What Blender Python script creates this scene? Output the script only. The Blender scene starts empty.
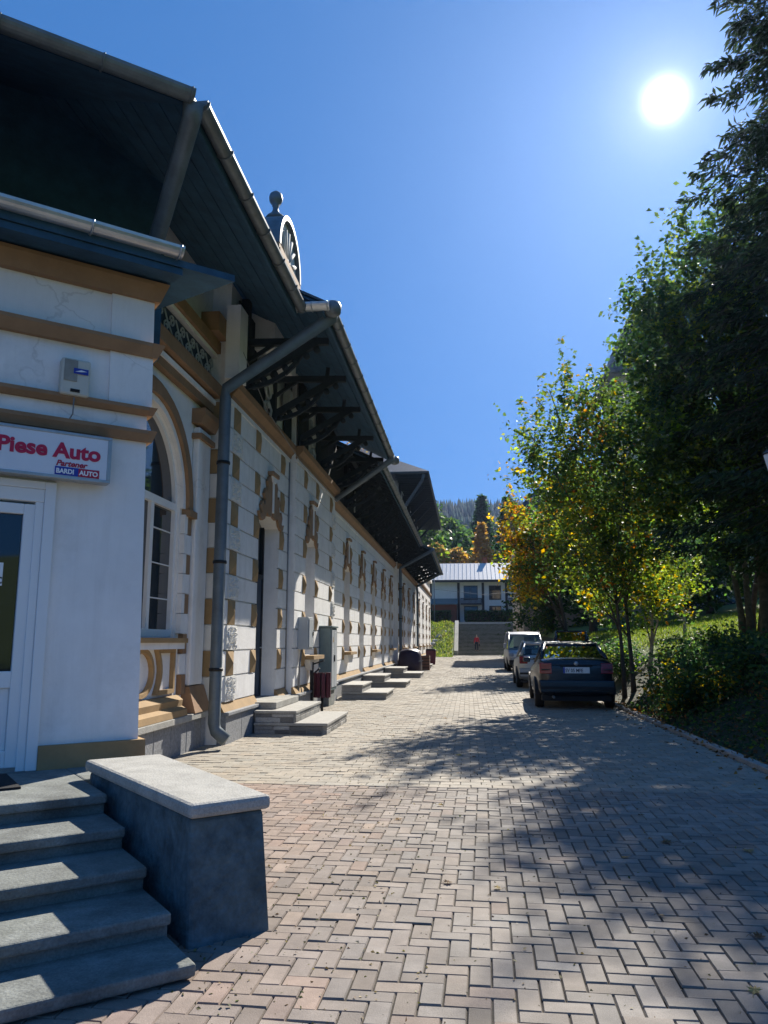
import bpy, bmesh, math, random
import numpy as np
from math import sin, cos, tan, pi, radians, hypot, atan2, sqrt
from mathutils import Vector, Matrix, Euler
random.seed(7); RNG = np.random.default_rng(11)
SC = bpy.context.scene
COL = SC.collection

# ------------------------------------------------------------------ materials
def new_mat(name):
    m = bpy.data.materials.new(name); m.use_nodes = True
    nt = m.node_tree; nt.nodes.clear()
    return m, nt, nt.nodes.new('ShaderNodeOutputMaterial')
def N(nt, t, **k):
    n = nt.nodes.new(t)
    for a, b in k.items():
        if a in n.inputs: n.inputs[a].default_value = b
        else: setattr(n, a, b)
    return n
def pbr(name, col, rough=.8, metal=0, var=.25, scale=6, bump=.25, bscale=40, col2=None, stain=0, stain_col=(.1,.1,.09), spec=.4, attr=None, fine=None, bdist=.01, streak=0, crack=0):
    m, nt, out = new_mat(name); L = nt.links
    b = N(nt, 'ShaderNodeBsdfPrincipled'); b.inputs['Roughness'].default_value = rough; b.inputs['Metallic'].default_value = metal
    b.inputs['Specular IOR Level'].default_value = spec
    tc = N(nt, 'ShaderNodeTexCoord')
    n1 = N(nt, 'ShaderNodeTexNoise', Scale=scale, Detail=8.0, Roughness=.65); L.new(tc.outputs['Object'], n1.inputs['Vector'])
    r = N(nt, 'ShaderNodeValToRGB')
    c2 = col2 or tuple(c*(1-var) for c in col)
    r.color_ramp.elements[0].position = .35; r.color_ramp.elements[0].color = (*c2, 1)
    r.color_ramp.elements[1].position = .65; r.color_ramp.elements[1].color = (*col, 1)
    L.new(n1.outputs['Fac'], r.inputs['Fac']); c = r.outputs['Color']
    if fine:
        nf = N(nt, 'ShaderNodeTexNoise', Scale=fine, Detail=3.0); L.new(tc.outputs['Object'], nf.inputs['Vector'])
        mr = N(nt, 'ShaderNodeMapRange'); mr.inputs['From Min'].default_value=.3; mr.inputs['From Max'].default_value=.7
        mr.inputs['To Min'].default_value=.78; mr.inputs['To Max'].default_value=1.15; L.new(nf.outputs['Fac'], mr.inputs['Value'])
        mx = N(nt, 'ShaderNodeMix', data_type='RGBA', blend_type='MULTIPLY'); mx.inputs['Factor'].default_value=1
        L.new(c, mx.inputs[6]); L.new(mr.outputs['Result'], mx.inputs[7]); c = mx.outputs[2]
    if stain:
        n2 = N(nt, 'ShaderNodeTexNoise', Scale=1.7, Detail=10.0, Roughness=.75); L.new(tc.outputs['Object'], n2.inputs['Vector'])
        mr = N(nt, 'ShaderNodeMapRange'); mr.inputs['From Min'].default_value=.52; mr.inputs['From Max'].default_value=.72; mr.inputs['To Max'].default_value=stain
        L.new(n2.outputs['Fac'], mr.inputs['Value'])
        mx = N(nt, 'ShaderNodeMix', data_type='RGBA'); mx.inputs[7].default_value=(*stain_col,1)
        L.new(mr.outputs['Result'], mx.inputs['Factor']); L.new(c, mx.inputs[6]); c = mx.outputs[2]
    if crack:
        nd = N(nt, 'ShaderNodeTexNoise', Scale=3.0, Detail=5.0); L.new(tc.outputs['Object'], nd.inputs['Vector'])
        ad = N(nt, 'ShaderNodeMix', data_type='RGBA', blend_type='ADD'); ad.inputs['Factor'].default_value=.35; L.new(tc.outputs['Object'], ad.inputs[6]); L.new(nd.outputs['Color'], ad.inputs[7])
        vo = N(nt, 'ShaderNodeTexVoronoi', feature='DISTANCE_TO_EDGE'); vo.inputs['Scale'].default_value=.8; L.new(ad.outputs[2], vo.inputs['Vector'])
        mr = N(nt, 'ShaderNodeMapRange'); mr.inputs['From Min'].default_value=.0; mr.inputs['From Max'].default_value=.007; mr.inputs['To Min'].default_value=crack; mr.inputs['To Max'].default_value=0; L.new(vo.outputs['Distance'], mr.inputs['Value'])
        nm = N(nt, 'ShaderNodeTexNoise', Scale=.9, Detail=2.0); L.new(tc.outputs['Object'], nm.inputs['Vector'])
        mk = N(nt, 'ShaderNodeMapRange'); mk.inputs['From Min'].default_value=.5; mk.inputs['From Max'].default_value=.6; L.new(nm.outputs['Fac'], mk.inputs['Value'])
        mu = N(nt, 'ShaderNodeMath', operation='MULTIPLY'); L.new(mr.outputs['Result'], mu.inputs[0]); L.new(mk.outputs['Result'], mu.inputs[1])
        mx = N(nt, 'ShaderNodeMix', data_type='RGBA'); mx.inputs[7].default_value=(.25,.23,.20,1)
        L.new(mu.outputs[0], mx.inputs['Factor']); L.new(c, mx.inputs[6]); c = mx.outputs[2]
    if streak:
        mp = N(nt, 'ShaderNodeMapping'); mp.inputs['Scale'].default_value=(7,7,.55); L.new(tc.outputs['Object'], mp.inputs['Vector'])
        n4 = N(nt, 'ShaderNodeTexNoise', Scale=1.0, Detail=7.0, Roughness=.7); L.new(mp.outputs['Vector'], n4.inputs['Vector'])
        mr = N(nt, 'ShaderNodeMapRange'); mr.inputs['From Min'].default_value=.50; mr.inputs['From Max'].default_value=.78; mr.inputs['To Max'].default_value=streak
        L.new(n4.outputs['Fac'], mr.inputs['Value'])
        mx = N(nt, 'ShaderNodeMix', data_type='RGBA'); mx.inputs[7].default_value=(.33,.31,.27,1)
        L.new(mr.outputs['Result'], mx.inputs['Factor']); L.new(c, mx.inputs[6]); c = mx.outputs[2]
    if attr:
        at = N(nt, 'ShaderNodeAttribute', attribute_name=attr)
        mx = N(nt, 'ShaderNodeMix', data_type='RGBA', blend_type='MULTIPLY'); mx.inputs['Factor'].default_value=1
        L.new(c, mx.inputs[6]); L.new(at.outputs['Color'], mx.inputs[7]); c = mx.outputs[2]
    L.new(c, b.inputs['Base Color'])
    if bump:
        n3 = N(nt, 'ShaderNodeTexNoise', Scale=bscale, Detail=6.0); L.new(tc.outputs['Object'], n3.inputs['Vector'])
        bp = N(nt, 'ShaderNodeBump', Strength=bump, Distance=bdist); L.new(n3.outputs['Fac'], bp.inputs['Height']); L.new(bp.outputs['Normal'], b.inputs['Normal'])
    L.new(b.outputs['BSDF'], out.inputs['Surface'])
    return m
def glass_mat(name, col=(.02,.03,.04), rough=.03, spec=.8):
    m, nt, out = new_mat(name)
    b = N(nt, 'ShaderNodeBsdfPrincipled'); b.inputs['Base Color'].default_value=(*col,1); b.inputs['Roughness'].default_value=rough
    b.inputs['Specular IOR Level'].default_value = spec; b.inputs['IOR'].default_value=1.5
    nt.links.new(b.outputs['BSDF'], out.inputs['Surface']); return m
def clear_glass(name, tint=(.75,.85,.85)):
    m, nt, out = new_mat(name); L = nt.links
    t = N(nt, 'ShaderNodeBsdfTransparent'); t.inputs['Color'].default_value=(*tint,1)
    g = N(nt, 'ShaderNodeBsdfGlossy'); g.inputs['Roughness'].default_value=.02
    f = N(nt, 'ShaderNodeFresnel'); f.inputs['IOR'].default_value=1.3
    mx = N(nt, 'ShaderNodeMixShader'); L.new(f.outputs[0], mx.inputs[0]); L.new(t.outputs[0], mx.inputs[1]); L.new(g.outputs[0], mx.inputs[2])
    L.new(mx.outputs[0], out.inputs['Surface']); return m
def leaf_mat(name, trans=.55, gloss=.35):
    m, nt, out = new_mat(name); L = nt.links
    at = N(nt, 'ShaderNodeAttribute', attribute_name='tint')
    b = N(nt, 'ShaderNodeBsdfPrincipled'); b.inputs['Roughness'].default_value=.5; b.inputs['Specular IOR Level'].default_value=gloss
    t = N(nt, 'ShaderNodeBsdfTranslucent')
    hs = N(nt, 'ShaderNodeHueSaturation', Saturation=1.12, Value=2.2)
    L.new(at.outputs['Color'], b.inputs['Base Color']); L.new(at.outputs['Color'], hs.inputs['Color']); L.new(hs.outputs['Color'], t.inputs['Color'])
    mx = N(nt, 'ShaderNodeMixShader'); mx.inputs[0].default_value = trans
    L.new(b.outputs[0], mx.inputs[1]); L.new(t.outputs[0], mx.inputs[2]); L.new(mx.outputs[0], out.inputs['Surface']); return m
M = {}
M['plaster'] = pbr('white_plaster', (.82,.81,.79), .9, var=.10, scale=3, bump=.35, bscale=18, stain=.35, stain_col=(.42,.40,.36), streak=.35)
M['plaster_smooth'] = pbr('smooth_white_plaster', (.86,.85,.83), .85, var=.09, scale=2, bump=.3, bscale=5, bdist=.02, stain=.32, stain_col=(.50,.49,.46), streak=.18, crack=.28)
M['vermic'] = pbr('vermiculated_stone', (.74,.73,.69), .95, var=.1, scale=4, bump=0)
M['gold'] = pbr('ochre_paint', (.38,.25,.12), .85, var=.2, scale=4, bump=.2, bscale=30, stain=.3, stain_col=(.3,.2,.1))
M['brown'] = pbr('brown_paint', (.33,.20,.11), .8, var=.22, scale=4, bump=.2, bscale=30, stain=.25, stain_col=(.2,.13,.08))
M['granite'] = pbr('grey_granite', (.30,.31,.32), .85, var=.35, scale=25, bump=.5, bscale=45, fine=120)
M['concrete'] = pbr('weathered_concrete', (.26,.275,.255), .92, var=.55, scale=3.2, bump=.5, bscale=60, stain=.6, stain_col=(.10,.11,.085), fine=90)
M['coping'] = pbr('coping_concrete', (.44,.43,.39), .92, var=.25, scale=7, bump=.5, bscale=70, stain=.35, stain_col=(.2,.2,.17), fine=110)
M['render_grey'] = pbr('grey_painted_render', (.12,.18,.205), .9, var=.6, scale=7, bump=.8, bscale=22, bdist=.02, stain=.8, stain_col=(.05,.06,.05))
M['stone'] = pbr('cut_stone', (.40,.39,.35), .9, var=.3, scale=4, bump=.4, bscale=50, fine=70, stain=.4, stain_col=(.16,.15,.13))
M['step_dark'] = pbr('shaded_mossy_far_steps', (.13,.135,.12), .95, var=.4, scale=1.5, bump=.3, bscale=20, col2=(.06,.075,.05))  # tree shade is put into the stone colour, with mossy green patches
M['grey_timber'] = pbr('grey_timber', (.13,.15,.165), .85, var=.3, scale=5, bump=.3, bscale=30)
M['tile'] = pbr('stone_tile', (.34,.33,.31), .8, bump=.3, bscale=60, var=.2, attr='tint', fine=60)
M['zinc'] = pbr('zinc_sheet', (.20,.23,.25), .5, metal=.5, var=.3, scale=5, bump=.1, stain=.35, stain_col=(.13,.14,.14))
M['zinc_light'] = pbr('bright_zinc', (.55,.60,.64), .35, metal=.7, var=.2, scale=5, bump=.1)
M['pipe'] = pbr('grey_blue_pipe', (.14,.18,.21), .5, metal=.2, var=.25, scale=5, bump=.05, stain=.3)
M['soffit'] = pbr('veil_lifted_timber', (.030,.095,.165), .85, var=.35, scale=5, bump=.4, bscale=30)  # blue lens-veil lift is put into this timber colour
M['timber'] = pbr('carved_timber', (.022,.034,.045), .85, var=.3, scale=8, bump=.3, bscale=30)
M['roof'] = pbr('roof_sheet', (.10,.11,.12), .5, metal=.4, var=.3, scale=3, bump=.2)
M['iron_blue'] = pbr('dark_blue_panel', (.03,.05,.08), .6, var=.2, bump=.1)
M['pvc'] = pbr('white_pvc', (.80,.81,.81), .35, var=.03, scale=2, bump=0)
M['glass'] = glass_mat('window_glass')
M['glass_dark'] = glass_mat('dark_door_glass', (.008,.012,.02))
M['cable'] = pbr('grey_cable', (.25,.25,.25), .7, bump=0)
M['black'] = pbr('black_rubber', (.015,.015,.017), .8, bump=0)
M['mat'] = pbr('door_mat', (.02,.02,.022), .95, bump=.8, bscale=150)
M['red'] = pbr('crimson_letters', (.50,.015,.07), .5, bump=0, var=.08)
M['blue'] = pbr('blue_print', (.02,.05,.35), .5, bump=0, var=.05)
M['redp'] = pbr('red_print', (.42,.02,.06), .5, bump=0, var=.05)
M['white'] = pbr('white_print', (.82,.83,.84), .5, bump=0, var=.03)
M['signface'] = pbr('sign_face', (.72,.75,.80), .3, bump=0, var=.04)
M['alu'] = pbr('aluminium_frame', (.45,.47,.48), .4, metal=.6, bump=0)
M['beige'] = pbr('beige_plastic', (.58,.56,.48), .5, bump=0, var=.06)
M['beige_dark'] = pbr('grey_grille', (.32,.31,.27), .6, bump=0)
M['green_metal'] = pbr('grey_green_cabinet', (.13,.19,.20), .5, var=.15, bump=.1)
M['meter'] = pbr('pale_meter_box', (.40,.43,.45), .5, var=.1, bump=.05)
M['maroon'] = pbr('maroon_slats', (.10,.02,.035), .6, var=.3, scale=10, bump=.2)
M['ironblack'] = pbr('black_iron', (.02,.022,.025), .5, metal=.3, bump=.1)
M['paver'] = pbr('red_grey_paver', (.250,.222,.192), .82, var=.30, scale=5, bump=.5, bscale=170, attr='tint', fine=260, stain=.28, stain_col=(.20,.15,.12), bdist=.004)
M['paver_tan'] = pbr('tan_paver', (.335,.30,.245), .85, var=.2, scale=9, bump=.4, bscale=150, attr='tint', fine=200, stain=.3, stain_col=(.27,.225,.17), bdist=.004)
M['sand'] = pbr('joint_sand', (.06,.052,.042), .95, var=.4, scale=20, bump=.5, bscale=90)
M['soil'] = pbr('bank_soil', (.055,.05,.03), .95, var=.5, scale=3, bump=.8, bscale=12, col2=(.025,.035,.015))
M['lawn'] = pbr('lawn_turf', (.13,.17,.035), .95, var=.4, scale=2, bump=.8, bscale=40, col2=(.09,.13,.03))
M['kerb'] = pbr('concrete_kerb', (.36,.35,.32), .9, var=.3, scale=4, bump=.4, bscale=50, fine=70)
M['bark'] = pbr('grey_bark', (.11,.09,.07), .95, var=.5, scale=9, bump=.9, bscale=26)
M['bark_pale'] = pbr('pale_bark', (.36,.33,.28), .9, var=.45, scale=10, bump=.6, bscale=26)
M['leaf'] = leaf_mat('tree_leaf')
M['needle'] = leaf_mat('conifer_needle', .2, .15)
M['dryleaf'] = leaf_mat('dry_leaf', .2, .1)
M['blade'] = leaf_mat('grass_blade', .4, .15)
M['conifer'] = pbr('far_conifer', (.034,.078,.066), .95, var=.6, scale=.08, bump=0, attr='tint')  # blue of the distant haze is mixed into the tree colour
M['hill'] = pbr('hill_ground', (.03,.05,.025), .95, var=.4, scale=.02, bump=0)
M['carblue'] = pbr('dark_blue_car_paint', (.009,.013,.02), .25, var=.1, scale=3, bump=0, spec=.6)
M['carsilver'] = pbr('silver_car_paint', (.34,.36,.38), .3, metal=.5, var=.08, bump=0)
M['carwhite'] = pbr('white_van_paint', (.33,.35,.37), .35, var=.08, bump=0)
M['carblack'] = pbr('black_car_paint', (.01,.012,.016), .25, var=.1, bump=0)
M['carred'] = pbr('red_car_paint', (.30,.02,.02), .3, var=.1, bump=0)
M['trim'] = pbr('black_trim', (.012,.013,.015), .6, bump=0)
M['tyre'] = pbr('tyre_rubber', (.014,.014,.015), .85, bump=.2)
M['rim'] = pbr('alloy_rim', (.30,.31,.33), .4, metal=.7, bump=0)
M['carglass'] = clear_glass('car_glass', (.55,.65,.65))
M['seat'] = pbr('car_seat', (.05,.05,.055), .9, bump=.1)
M['taillight'] = glass_mat('tail_light_red', (.22,.006,.012), .2)
M['headlight'] = glass_mat('head_light_clear', (.65,.68,.70), .1)
M['plate'] = pbr('plate_white', (.75,.75,.72), .5, bump=0, var=.04)
M['plate_ink'] = pbr('plate_ink', (.02,.02,.03), .5, bump=0)
M['house'] = pbr('house_render', (.70,.70,.67), .9, var=.12, scale=1.5, bump=.2, bscale=10)
M['house_dark'] = pbr('dark_house_timber', (.05,.05,.055), .8, var=.3, bump=.2)
M['house_roof'] = pbr('pale_metal_roof', (.66,.66,.64), .5, metal=0, var=.1, bump=.05)
M['villa'] = pbr('sand_villa_render', (.42,.36,.27), .9, var=.15, scale=1, bump=.2, bscale=8)
M['slate'] = pbr('slate_roof', (.05,.055,.065), .6, var=.35, scale=4, bump=.5, bscale=14)
M['tower'] = pbr('grey_render', (.46,.47,.48), .9, var=.12, scale=1, bump=.2, bscale=10)
M['rock'] = pbr('pale_rock', (.48,.45,.40), .95, var=.3, scale=3, bump=.8, bscale=8)
M['brick'] = pbr('red_timber', (.28,.09,.05), .9, var=.3, scale=5, bump=.3)
M['skin'] = pbr('skin', (.50,.30,.22), .6, bump=0, var=.1)
M['hair'] = pbr('dark_hair', (.03,.02,.015), .7, bump=.3, bscale=80)
M['redcloth'] = pbr('red_cloth', (.42,.02,.035), .9, bump=.3, bscale=60)
M['navycloth'] = pbr('navy_cloth', (.02,.025,.05), .9, bump=.3, bscale=60)
M['lampglass'] = pbr('opal_lamp_glass', (.75,.77,.78), .3, bump=0, var=.03)
M['purple'] = pbr('dark_purple_sheet', (.03,.018,.045), .45, bump=.3, bscale=8)
M['cardboard'] = pbr('brown_crate', (.16,.085,.06), .9, bump=.2)
M['flower'] = pbr('pink_flower', (.40,.08,.14), .8, bump=0, var=.3)
M['scroll'] = pbr('pale_scroll_plaster', (.52,.54,.55), .85, bump=.1)

# ------------------------------------------------------------------ mesh helper
ORG = {}
class MB:
    def __init__(s, T=None): s.v=[]; s.f=[]; s.m=[]; s.sm=[]; s.T=T; s.tint=None; s.tv=[]
    def add(s, vs, fs, m=0, smooth=False, tint=(1,1,1)):
        o=len(s.v)
        for p in vs: s.v.append(s.T(*p) if s.T else tuple(p)); s.tv.append(tint)
        for f in fs: s.f.append(tuple(o+i for i in f)); s.m.append(m); s.sm.append(smooth)
    def box(s, x0,x1,y0,y1,z0,z1, m=0, tint=(1,1,1)):
        s.add([(x0,y0,z0),(x1,y0,z0),(x1,y1,z0),(x0,y1,z0),(x0,y0,z1),(x1,y0,z1),(x1,y1,z1),(x0,y1,z1)],
              [(0,3,2,1),(4,5,6,7),(0,1,5,4),(1,2,6,5),(2,3,7,6),(3,0,4,7)], m, tint=tint)
    def hexa(s, b, t, m=0):
        s.add(list(b)+list(t), [(0,3,2,1),(4,5,6,7),(0,1,5,4),(1,2,6,5),(2,3,7,6),(3,0,4,7)], m)
    def prism(s, pts, fn, a, b, m=0):            # pts: 2D outline; fn(u,v,w)->xyz
        n=len(pts)
        s.add([fn(u,v,a) for u,v in pts]+[fn(u,v,b) for u,v in pts],
              [tuple(range(n))[::-1], tuple(range(n,2*n))]+[(i,(i+1)%n,n+(i+1)%n,n+i) for i in range(n)], m)
    def px(s, pts, x0, x1, m=0): s.prism(pts, lambda u,v,w:(w,u,v), x0, x1, m)   # outline in (y,z)
    def py(s, pts, y0, y1, m=0): s.prism(pts, lambda u,v,w:(u,w,v), y0, y1, m)   # outline in (x,z)
    def pz(s, pts, z0, z1, m=0): s.prism(pts, lambda u,v,w:(u,v,w), z0, z1, m)
    def tube(s, pts, r, n=8, m=0, cap=True, smooth=True):
        pts=[Vector(p) for p in pts]; k=len(pts)
        rs = r if isinstance(r,(list,tuple)) else [r]*k
        rings=[]; up=None
        for i,p in enumerate(pts):
            d=(pts[min(i+1,k-1)]-pts[max(i-1,0)]).normalized()
            if up is None:
                up = Vector((0,0,1)) if abs(d.z)<.9 else Vector((1,0,0))
            a=d.cross(up)
            if a.length<1e-4: a=d.cross(Vector((0,1,0)))
            a.normalize(); b=a.cross(d).normalized(); up=b
            # widen mitres
            rings.append([tuple(p+(a*cos(2*pi*j/n)+b*sin(2*pi*j/n))*rs[i]) for j in range(n)])
        vs=[q for g in rings for q in g]; fs=[]
        for i in range(k-1):
            for j in range(n): fs.append((i*n+j,i*n+(j+1)%n,(i+1)*n+(j+1)%n,(i+1)*n+j))
        if cap: fs.append(tuple(range(n))[::-1]); fs.append(tuple(range((k-1)*n,k*n)))
        s.add(vs, fs, m, smooth)
    def lathe(s, prof, c, n=16, m=0, axis='z', smooth=True):
        vs=[];fs=[];k=len(prof)
        for r,h in prof:
            for j in range(n):
                a=2*pi*j/n; u,w=r*cos(a),r*sin(a)
                if axis=='z': vs.append((c[0]+u,c[1]+w,c[2]+h))
                elif axis=='x': vs.append((c[0]+h,c[1]+u,c[2]+w))
                else: vs.append((c[0]+u,c[1]+h,c[2]+w))
        for i in range(k-1):
            for j in range(n): fs.append((i*n+j,i*n+(j+1)%n,(i+1)*n+(j+1)%n,(i+1)*n+j))
        fs.append(tuple(range(n))[::-1]); fs.append(tuple(range((k-1)*n,k*n)))
        s.add(vs,fs,m,smooth)
    def bar(s, p, q, w, h, m=0):                  # rectangular bar between two points
        p=Vector(p); q=Vector(q); d=(q-p).normalized(); u=Vector((0,0,1)) if abs(d.z)<.95 else Vector((0,1,0))
        a=d.cross(u).normalized()*w/2; b=a.cross(d).normalized()*h/2
        s.hexa([p-a-b,p+a-b,p+a+b,p-a+b],[q-a-b,q+a-b,q+a+b,q-a+b],m)
    def build(s, name, mat, parent=None, bevel=0, recalc=True, attr=False, seg=2):
        me=bpy.data.meshes.new(name)
        o0=ORG.get(parent.name,(0,0,0)) if parent is not None else (0,0,0)
        vs=[(p[0]-o0[0],p[1]-o0[1],p[2]-o0[2]) for p in s.v]
        me.from_pydata(vs,[],s.f)
        mats=mat if isinstance(mat,(list,tuple)) else [mat]
        for q in mats: me.materials.append(M[q] if isinstance(q,str) else q)
        me.polygons.foreach_set('material_index', s.m); me.polygons.foreach_set('use_smooth', s.sm)
        if attr:
            ca=me.color_attributes.new('tint','FLOAT_COLOR','POINT')
            ca.data.foreach_set('color', [c for t in s.tv for c in (*t,1)])
        if recalc:
            bm=bmesh.new(); bm.from_mesh(me); bmesh.ops.recalc_face_normals(bm, faces=bm.faces); bm.to_mesh(me); bm.free()
        me.update()
        ob=bpy.data.objects.new(name,me); COL.objects.link(ob)
        if parent is not None: ob.parent=parent; ORG[ob.name]=o0
        if bevel:
            md=ob.modifiers.new('bevel','BEVEL'); md.width=bevel; md.segments=seg; md.limit_method='ANGLE'; md.angle_limit=radians(35)
        return ob
def tag(o, label=None, cat=None, group=None, kind=None):
    if label: o['label']=label
    if cat: o['category']=cat
    if group: o['group']=group
    if kind: o['kind']=kind
    return o
def thing(name, loc, label, cat, group=None, rz=0):
    o=bpy.data.objects.new(name,None); COL.objects.link(o); o.location=loc; o.rotation_euler=(0,0,rz)
    ORG[o.name]=(0,0,0) if rz else tuple(loc)
    o.empty_display_size=.3
    return tag(o,label,cat,group)
def local_thing(name, loc, label, cat, group=None, rz=0):       # parts given in the thing's own coordinates
    o=thing(name,loc,label,cat,group,rz); ORG[o.name]=(0,0,0); return o
def copy_tree(o, parent=None):
    c=o.copy(); COL.objects.link(c)
    if parent is not None: c.parent=parent
    ORG[c.name]=(0,0,0)
    for ch in list(o.children): copy_tree(ch,c)
    return c
def text_part(body, size, Mx, mat, parent, name='lettering', extrude=.004, fat=0, shear=0, width=1):
    cu=bpy.data.curves.new(name,'FONT'); cu.body=body; cu.size=size; cu.extrude=extrude; cu.offset=fat; cu.shear=shear
    cu.resolution_u=6
    tmp=bpy.data.objects.new(name,cu); COL.objects.link(tmp)
    dg=bpy.context.evaluated_depsgraph_get(); me=bpy.data.meshes.new_from_object(tmp.evaluated_get(dg))
    bpy.data.objects.remove(tmp); me.name=name
    o0=ORG.get(parent.name,(0,0,0))
    me.transform(Matrix.Scale(width,4,Vector((1,0,0)))); me.transform(Matrix.Translation(Vector(o0)*-1)@Mx)
    me.materials.clear(); me.materials.append(M[mat])
    ob=bpy.data.objects.new(name,me); COL.objects.link(ob); ob.parent=parent; ORG[ob.name]=o0
    return ob
def smooth01(t): t=max(0,min(1,t)); return t*t*(3-2*t)
def srand(a,b): return random.uniform(a,b)

# ------------------------------------------------------------------ terrain
def terrain(x,y):
    z=-.06
    d=x-3.45
    if d>0: z+=1.0*smooth01(d/2.6)+.14*max(0,d-1.6)+.03*max(0,y-16)*smooth01(d/3)
    far=(1.0 if y>95.2 else 0.0) if x<13 else smooth01((y-82)/13)
    z=z*(1-far)+3.62*far
    if y>190: z+= 118*smooth01((y-190)/700)*(1+.10*sin(x*.006+1.0)+.05*sin(x*.021+y*.004)+.0006*x)
    elif x<-60: z+= 0
    return z
def build_terrain():
    xs=[-1500,-1000,-700,-500,-380,-280,-200,-140,-90,-60,-40,-25,-15,-9,-5,-4.5,0,3.3,3.45]+[3.7+.3*i for i in range(14)]+[8+.9*i for i in range(16)]+[24,30,40,55,75,100,140,190,250,330,430,560,750,1050,1500]
    ys=[-400,-200,-90,-40,-20,-10,-4,0]+[1.5*i for i in range(1,40)]+[62,66,70,74,78,82,86,88,90,92,94,95.5,98,103,110,120,135,150,170,190]+[190+24*i for i in range(1,32)]+[1000,1300,1800]
    mb=MB(); nx=len(xs)
    vs=[(x,y,terrain(x,y)) for y in ys for x in xs]
    # the staircase pit is cut away so that the flight of steps stands free
    fs=[]; ms=[]
    for j in range(len(ys)-1):
        for i in range(nx-1):
            fs.append((j*nx+i,j*nx+i+1,(j+1)*nx+i+1,(j+1)*nx+i))
    mb.add(vs,fs,0,True)
    for k,f in enumerate(fs):
        j,i=divmod(k,nx-1); x,y=xs[i],ys[j]
        mb.m[k]= 2 if y>=170 else (1 if x>=5.4 or (y>60) or x<-12 else 0)
    ob=mb.build('ground',['soil','lawn','hill'],recalc=False); tag(ob,'ground with grassy bank and wooded hill rising beyond','ground',kind='structure')
build_terrain()

# ------------------------------------------------------------------ paving
def clip(poly,a,b,c):                               # keep a*x+b*y<=c
    out=[];n=len(poly)
    for i in range(n):
        p,q=poly[i],poly[(i+1)%n]; dp=a*p[0]+b*p[1]-c; dq=a*q[0]+b*q[1]-c
        if dp<=0: out.append(p)
        if dp*dq<0:
            t=dp/(dp-dq); out.append((p[0]+(q[0]-p[0])*t,p[1]+(q[1]-p[1])*t))
    return out
def paver(mb,poly,tint,gap=.0026,bev=.0045):
    n=len(poly); cx=sum(p[0] for p in poly)/n; cy=sum(p[1] for p in poly)/n
    w=min(max(p[0] for p in poly)-min(p[0] for p in poly), max(p[1] for p in poly)-min(p[1] for p in poly))
    if w<.025: return
    tx,ty=random.gauss(0,.010),random.gauss(0,.010); dz=random.gauss(0,.0018)-(.004 if random.random()<.03 else 0)
    def ins(p,d):
        dx,dy=p[0]-cx,p[1]-cy
        return (p[0]-math.copysign(min(d,abs(dx)),dx), p[1]-math.copysign(min(d,abs(dy)),dy))
    z=lambda p,h: h+dz+(p[0]-cx)*tx+(p[1]-cy)*ty
    ro=[ins(p,gap) for p in poly]; ri=[ins(p,gap+bev) for p in poly]
    mb.add([(p[0],p[1],z(p,-.009)) for p in ro]+[(p[0],p[1],z(p,0)) for p in ri],
           [tuple(range(n,2*n))]+[(i,(i+1)%n,n+(i+1)%n,n+i) for i in range(n)],0,False,tint)
YB=8.15
def build_pavers():
    mb=MB(); a=.10; rot=radians(-1.2); co,si=cos(rot),sin(rot)
    def place(u,v,lu,lv):
        pts=[(u,v),(u+lu,v),(u+lu,v+lv),(u,v+lv)]
        pts=[(x*co-y*si, x*si+y*co) for x,y in pts]
        cx=sum(p[0] for p in pts)/4; cy=sum(p[1] for p in pts)/4
        if not(-6.5<cx<3.6 and -2.5<cy<8.4): return
        for h in ((1,0,3.28),(0,1,YB-.004)):
            pts=clip(pts,*h)
            if len(pts)<3: return
        k=random.gauss(1,.11)*(1+.08*sin(cx*1.3+cy*.7)+.05*sin(cx*3.1-cy*2.3)); w=random.gauss(0,.025)
        red=smooth01((.3-cx)/2.4)*.20+ (.12 if random.random()<.06 else 0)
        paver(mb,pts,(k*(1+w+red*.6),k*(1-red*.25),k*(1-w-red*.55)))
    for i in range(-90,90):
        for j in range(-90,110):
            d=(i-j)%4
            if d==0: place(i*a,j*a,2*a,a)
            elif d==3: place(i*a,j*a,a,2*a)     # vertical brick: cells (i,j),(i,j+1)
    ob=mb.build('brick_courtyard','paver',recalc=False,attr=True); tag(ob,'reddish grey herringbone brick paving in the foreground','paving',kind='structure')
    mb=MB(); rw,cl=.165,.215; j=0; y=YB
    while y<87.6:
        off=(j%2)*.5*cl+random.uniform(-.004,.004); x=-4.3-off
        while x<3.3:
            pts=[(x,y),(x+cl,y),(x+cl,y+rw),(x,y+rw)]
            pts=clip(clip(pts,1,0,3.28),-1,0,4.3)
            if len(pts)>=3:
                k=random.gauss(1,.07)*(1+.06*sin(x*.9+y*.35)); w=random.gauss(0,.02)
                paver(mb,pts,(k*(1+w),k,k*(1-w)))
            x+=cl
        y+=rw; j+=1
    ob=mb.build('street_paving','paver_tan',recalc=False,attr=True); tag(ob,'tan block paving of the street running past the long building','paving',kind='structure')
    mb=MB(); mb.add([(-7,-3,-.012),(3.3,-3,-.012),(3.3,88,-.012),(-7,88,-.012)],[(0,1,2,3)])
    ob=mb.build('paving_bed','sand',recalc=False); tag(ob,'sand bed showing in the paving joints','paving',kind='structure')
build_pavers()
mb=MB(); mb.add([(-30,-45,-.02),(14,-45,-.02),(14,-2.3,-.02),(-30,-2.3,-.02),(-6.4,-2.3,-.02),(-6.4,9,-.02),(-30,9,-.02)],[(0,1,2,3),(3,4,5,6)])
tag(mb.build('forecourt','paver',recalc=False,attr=True),'open paved forecourt before the building','paving',kind='structure')
mb=MB(); y=-2.0
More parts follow.
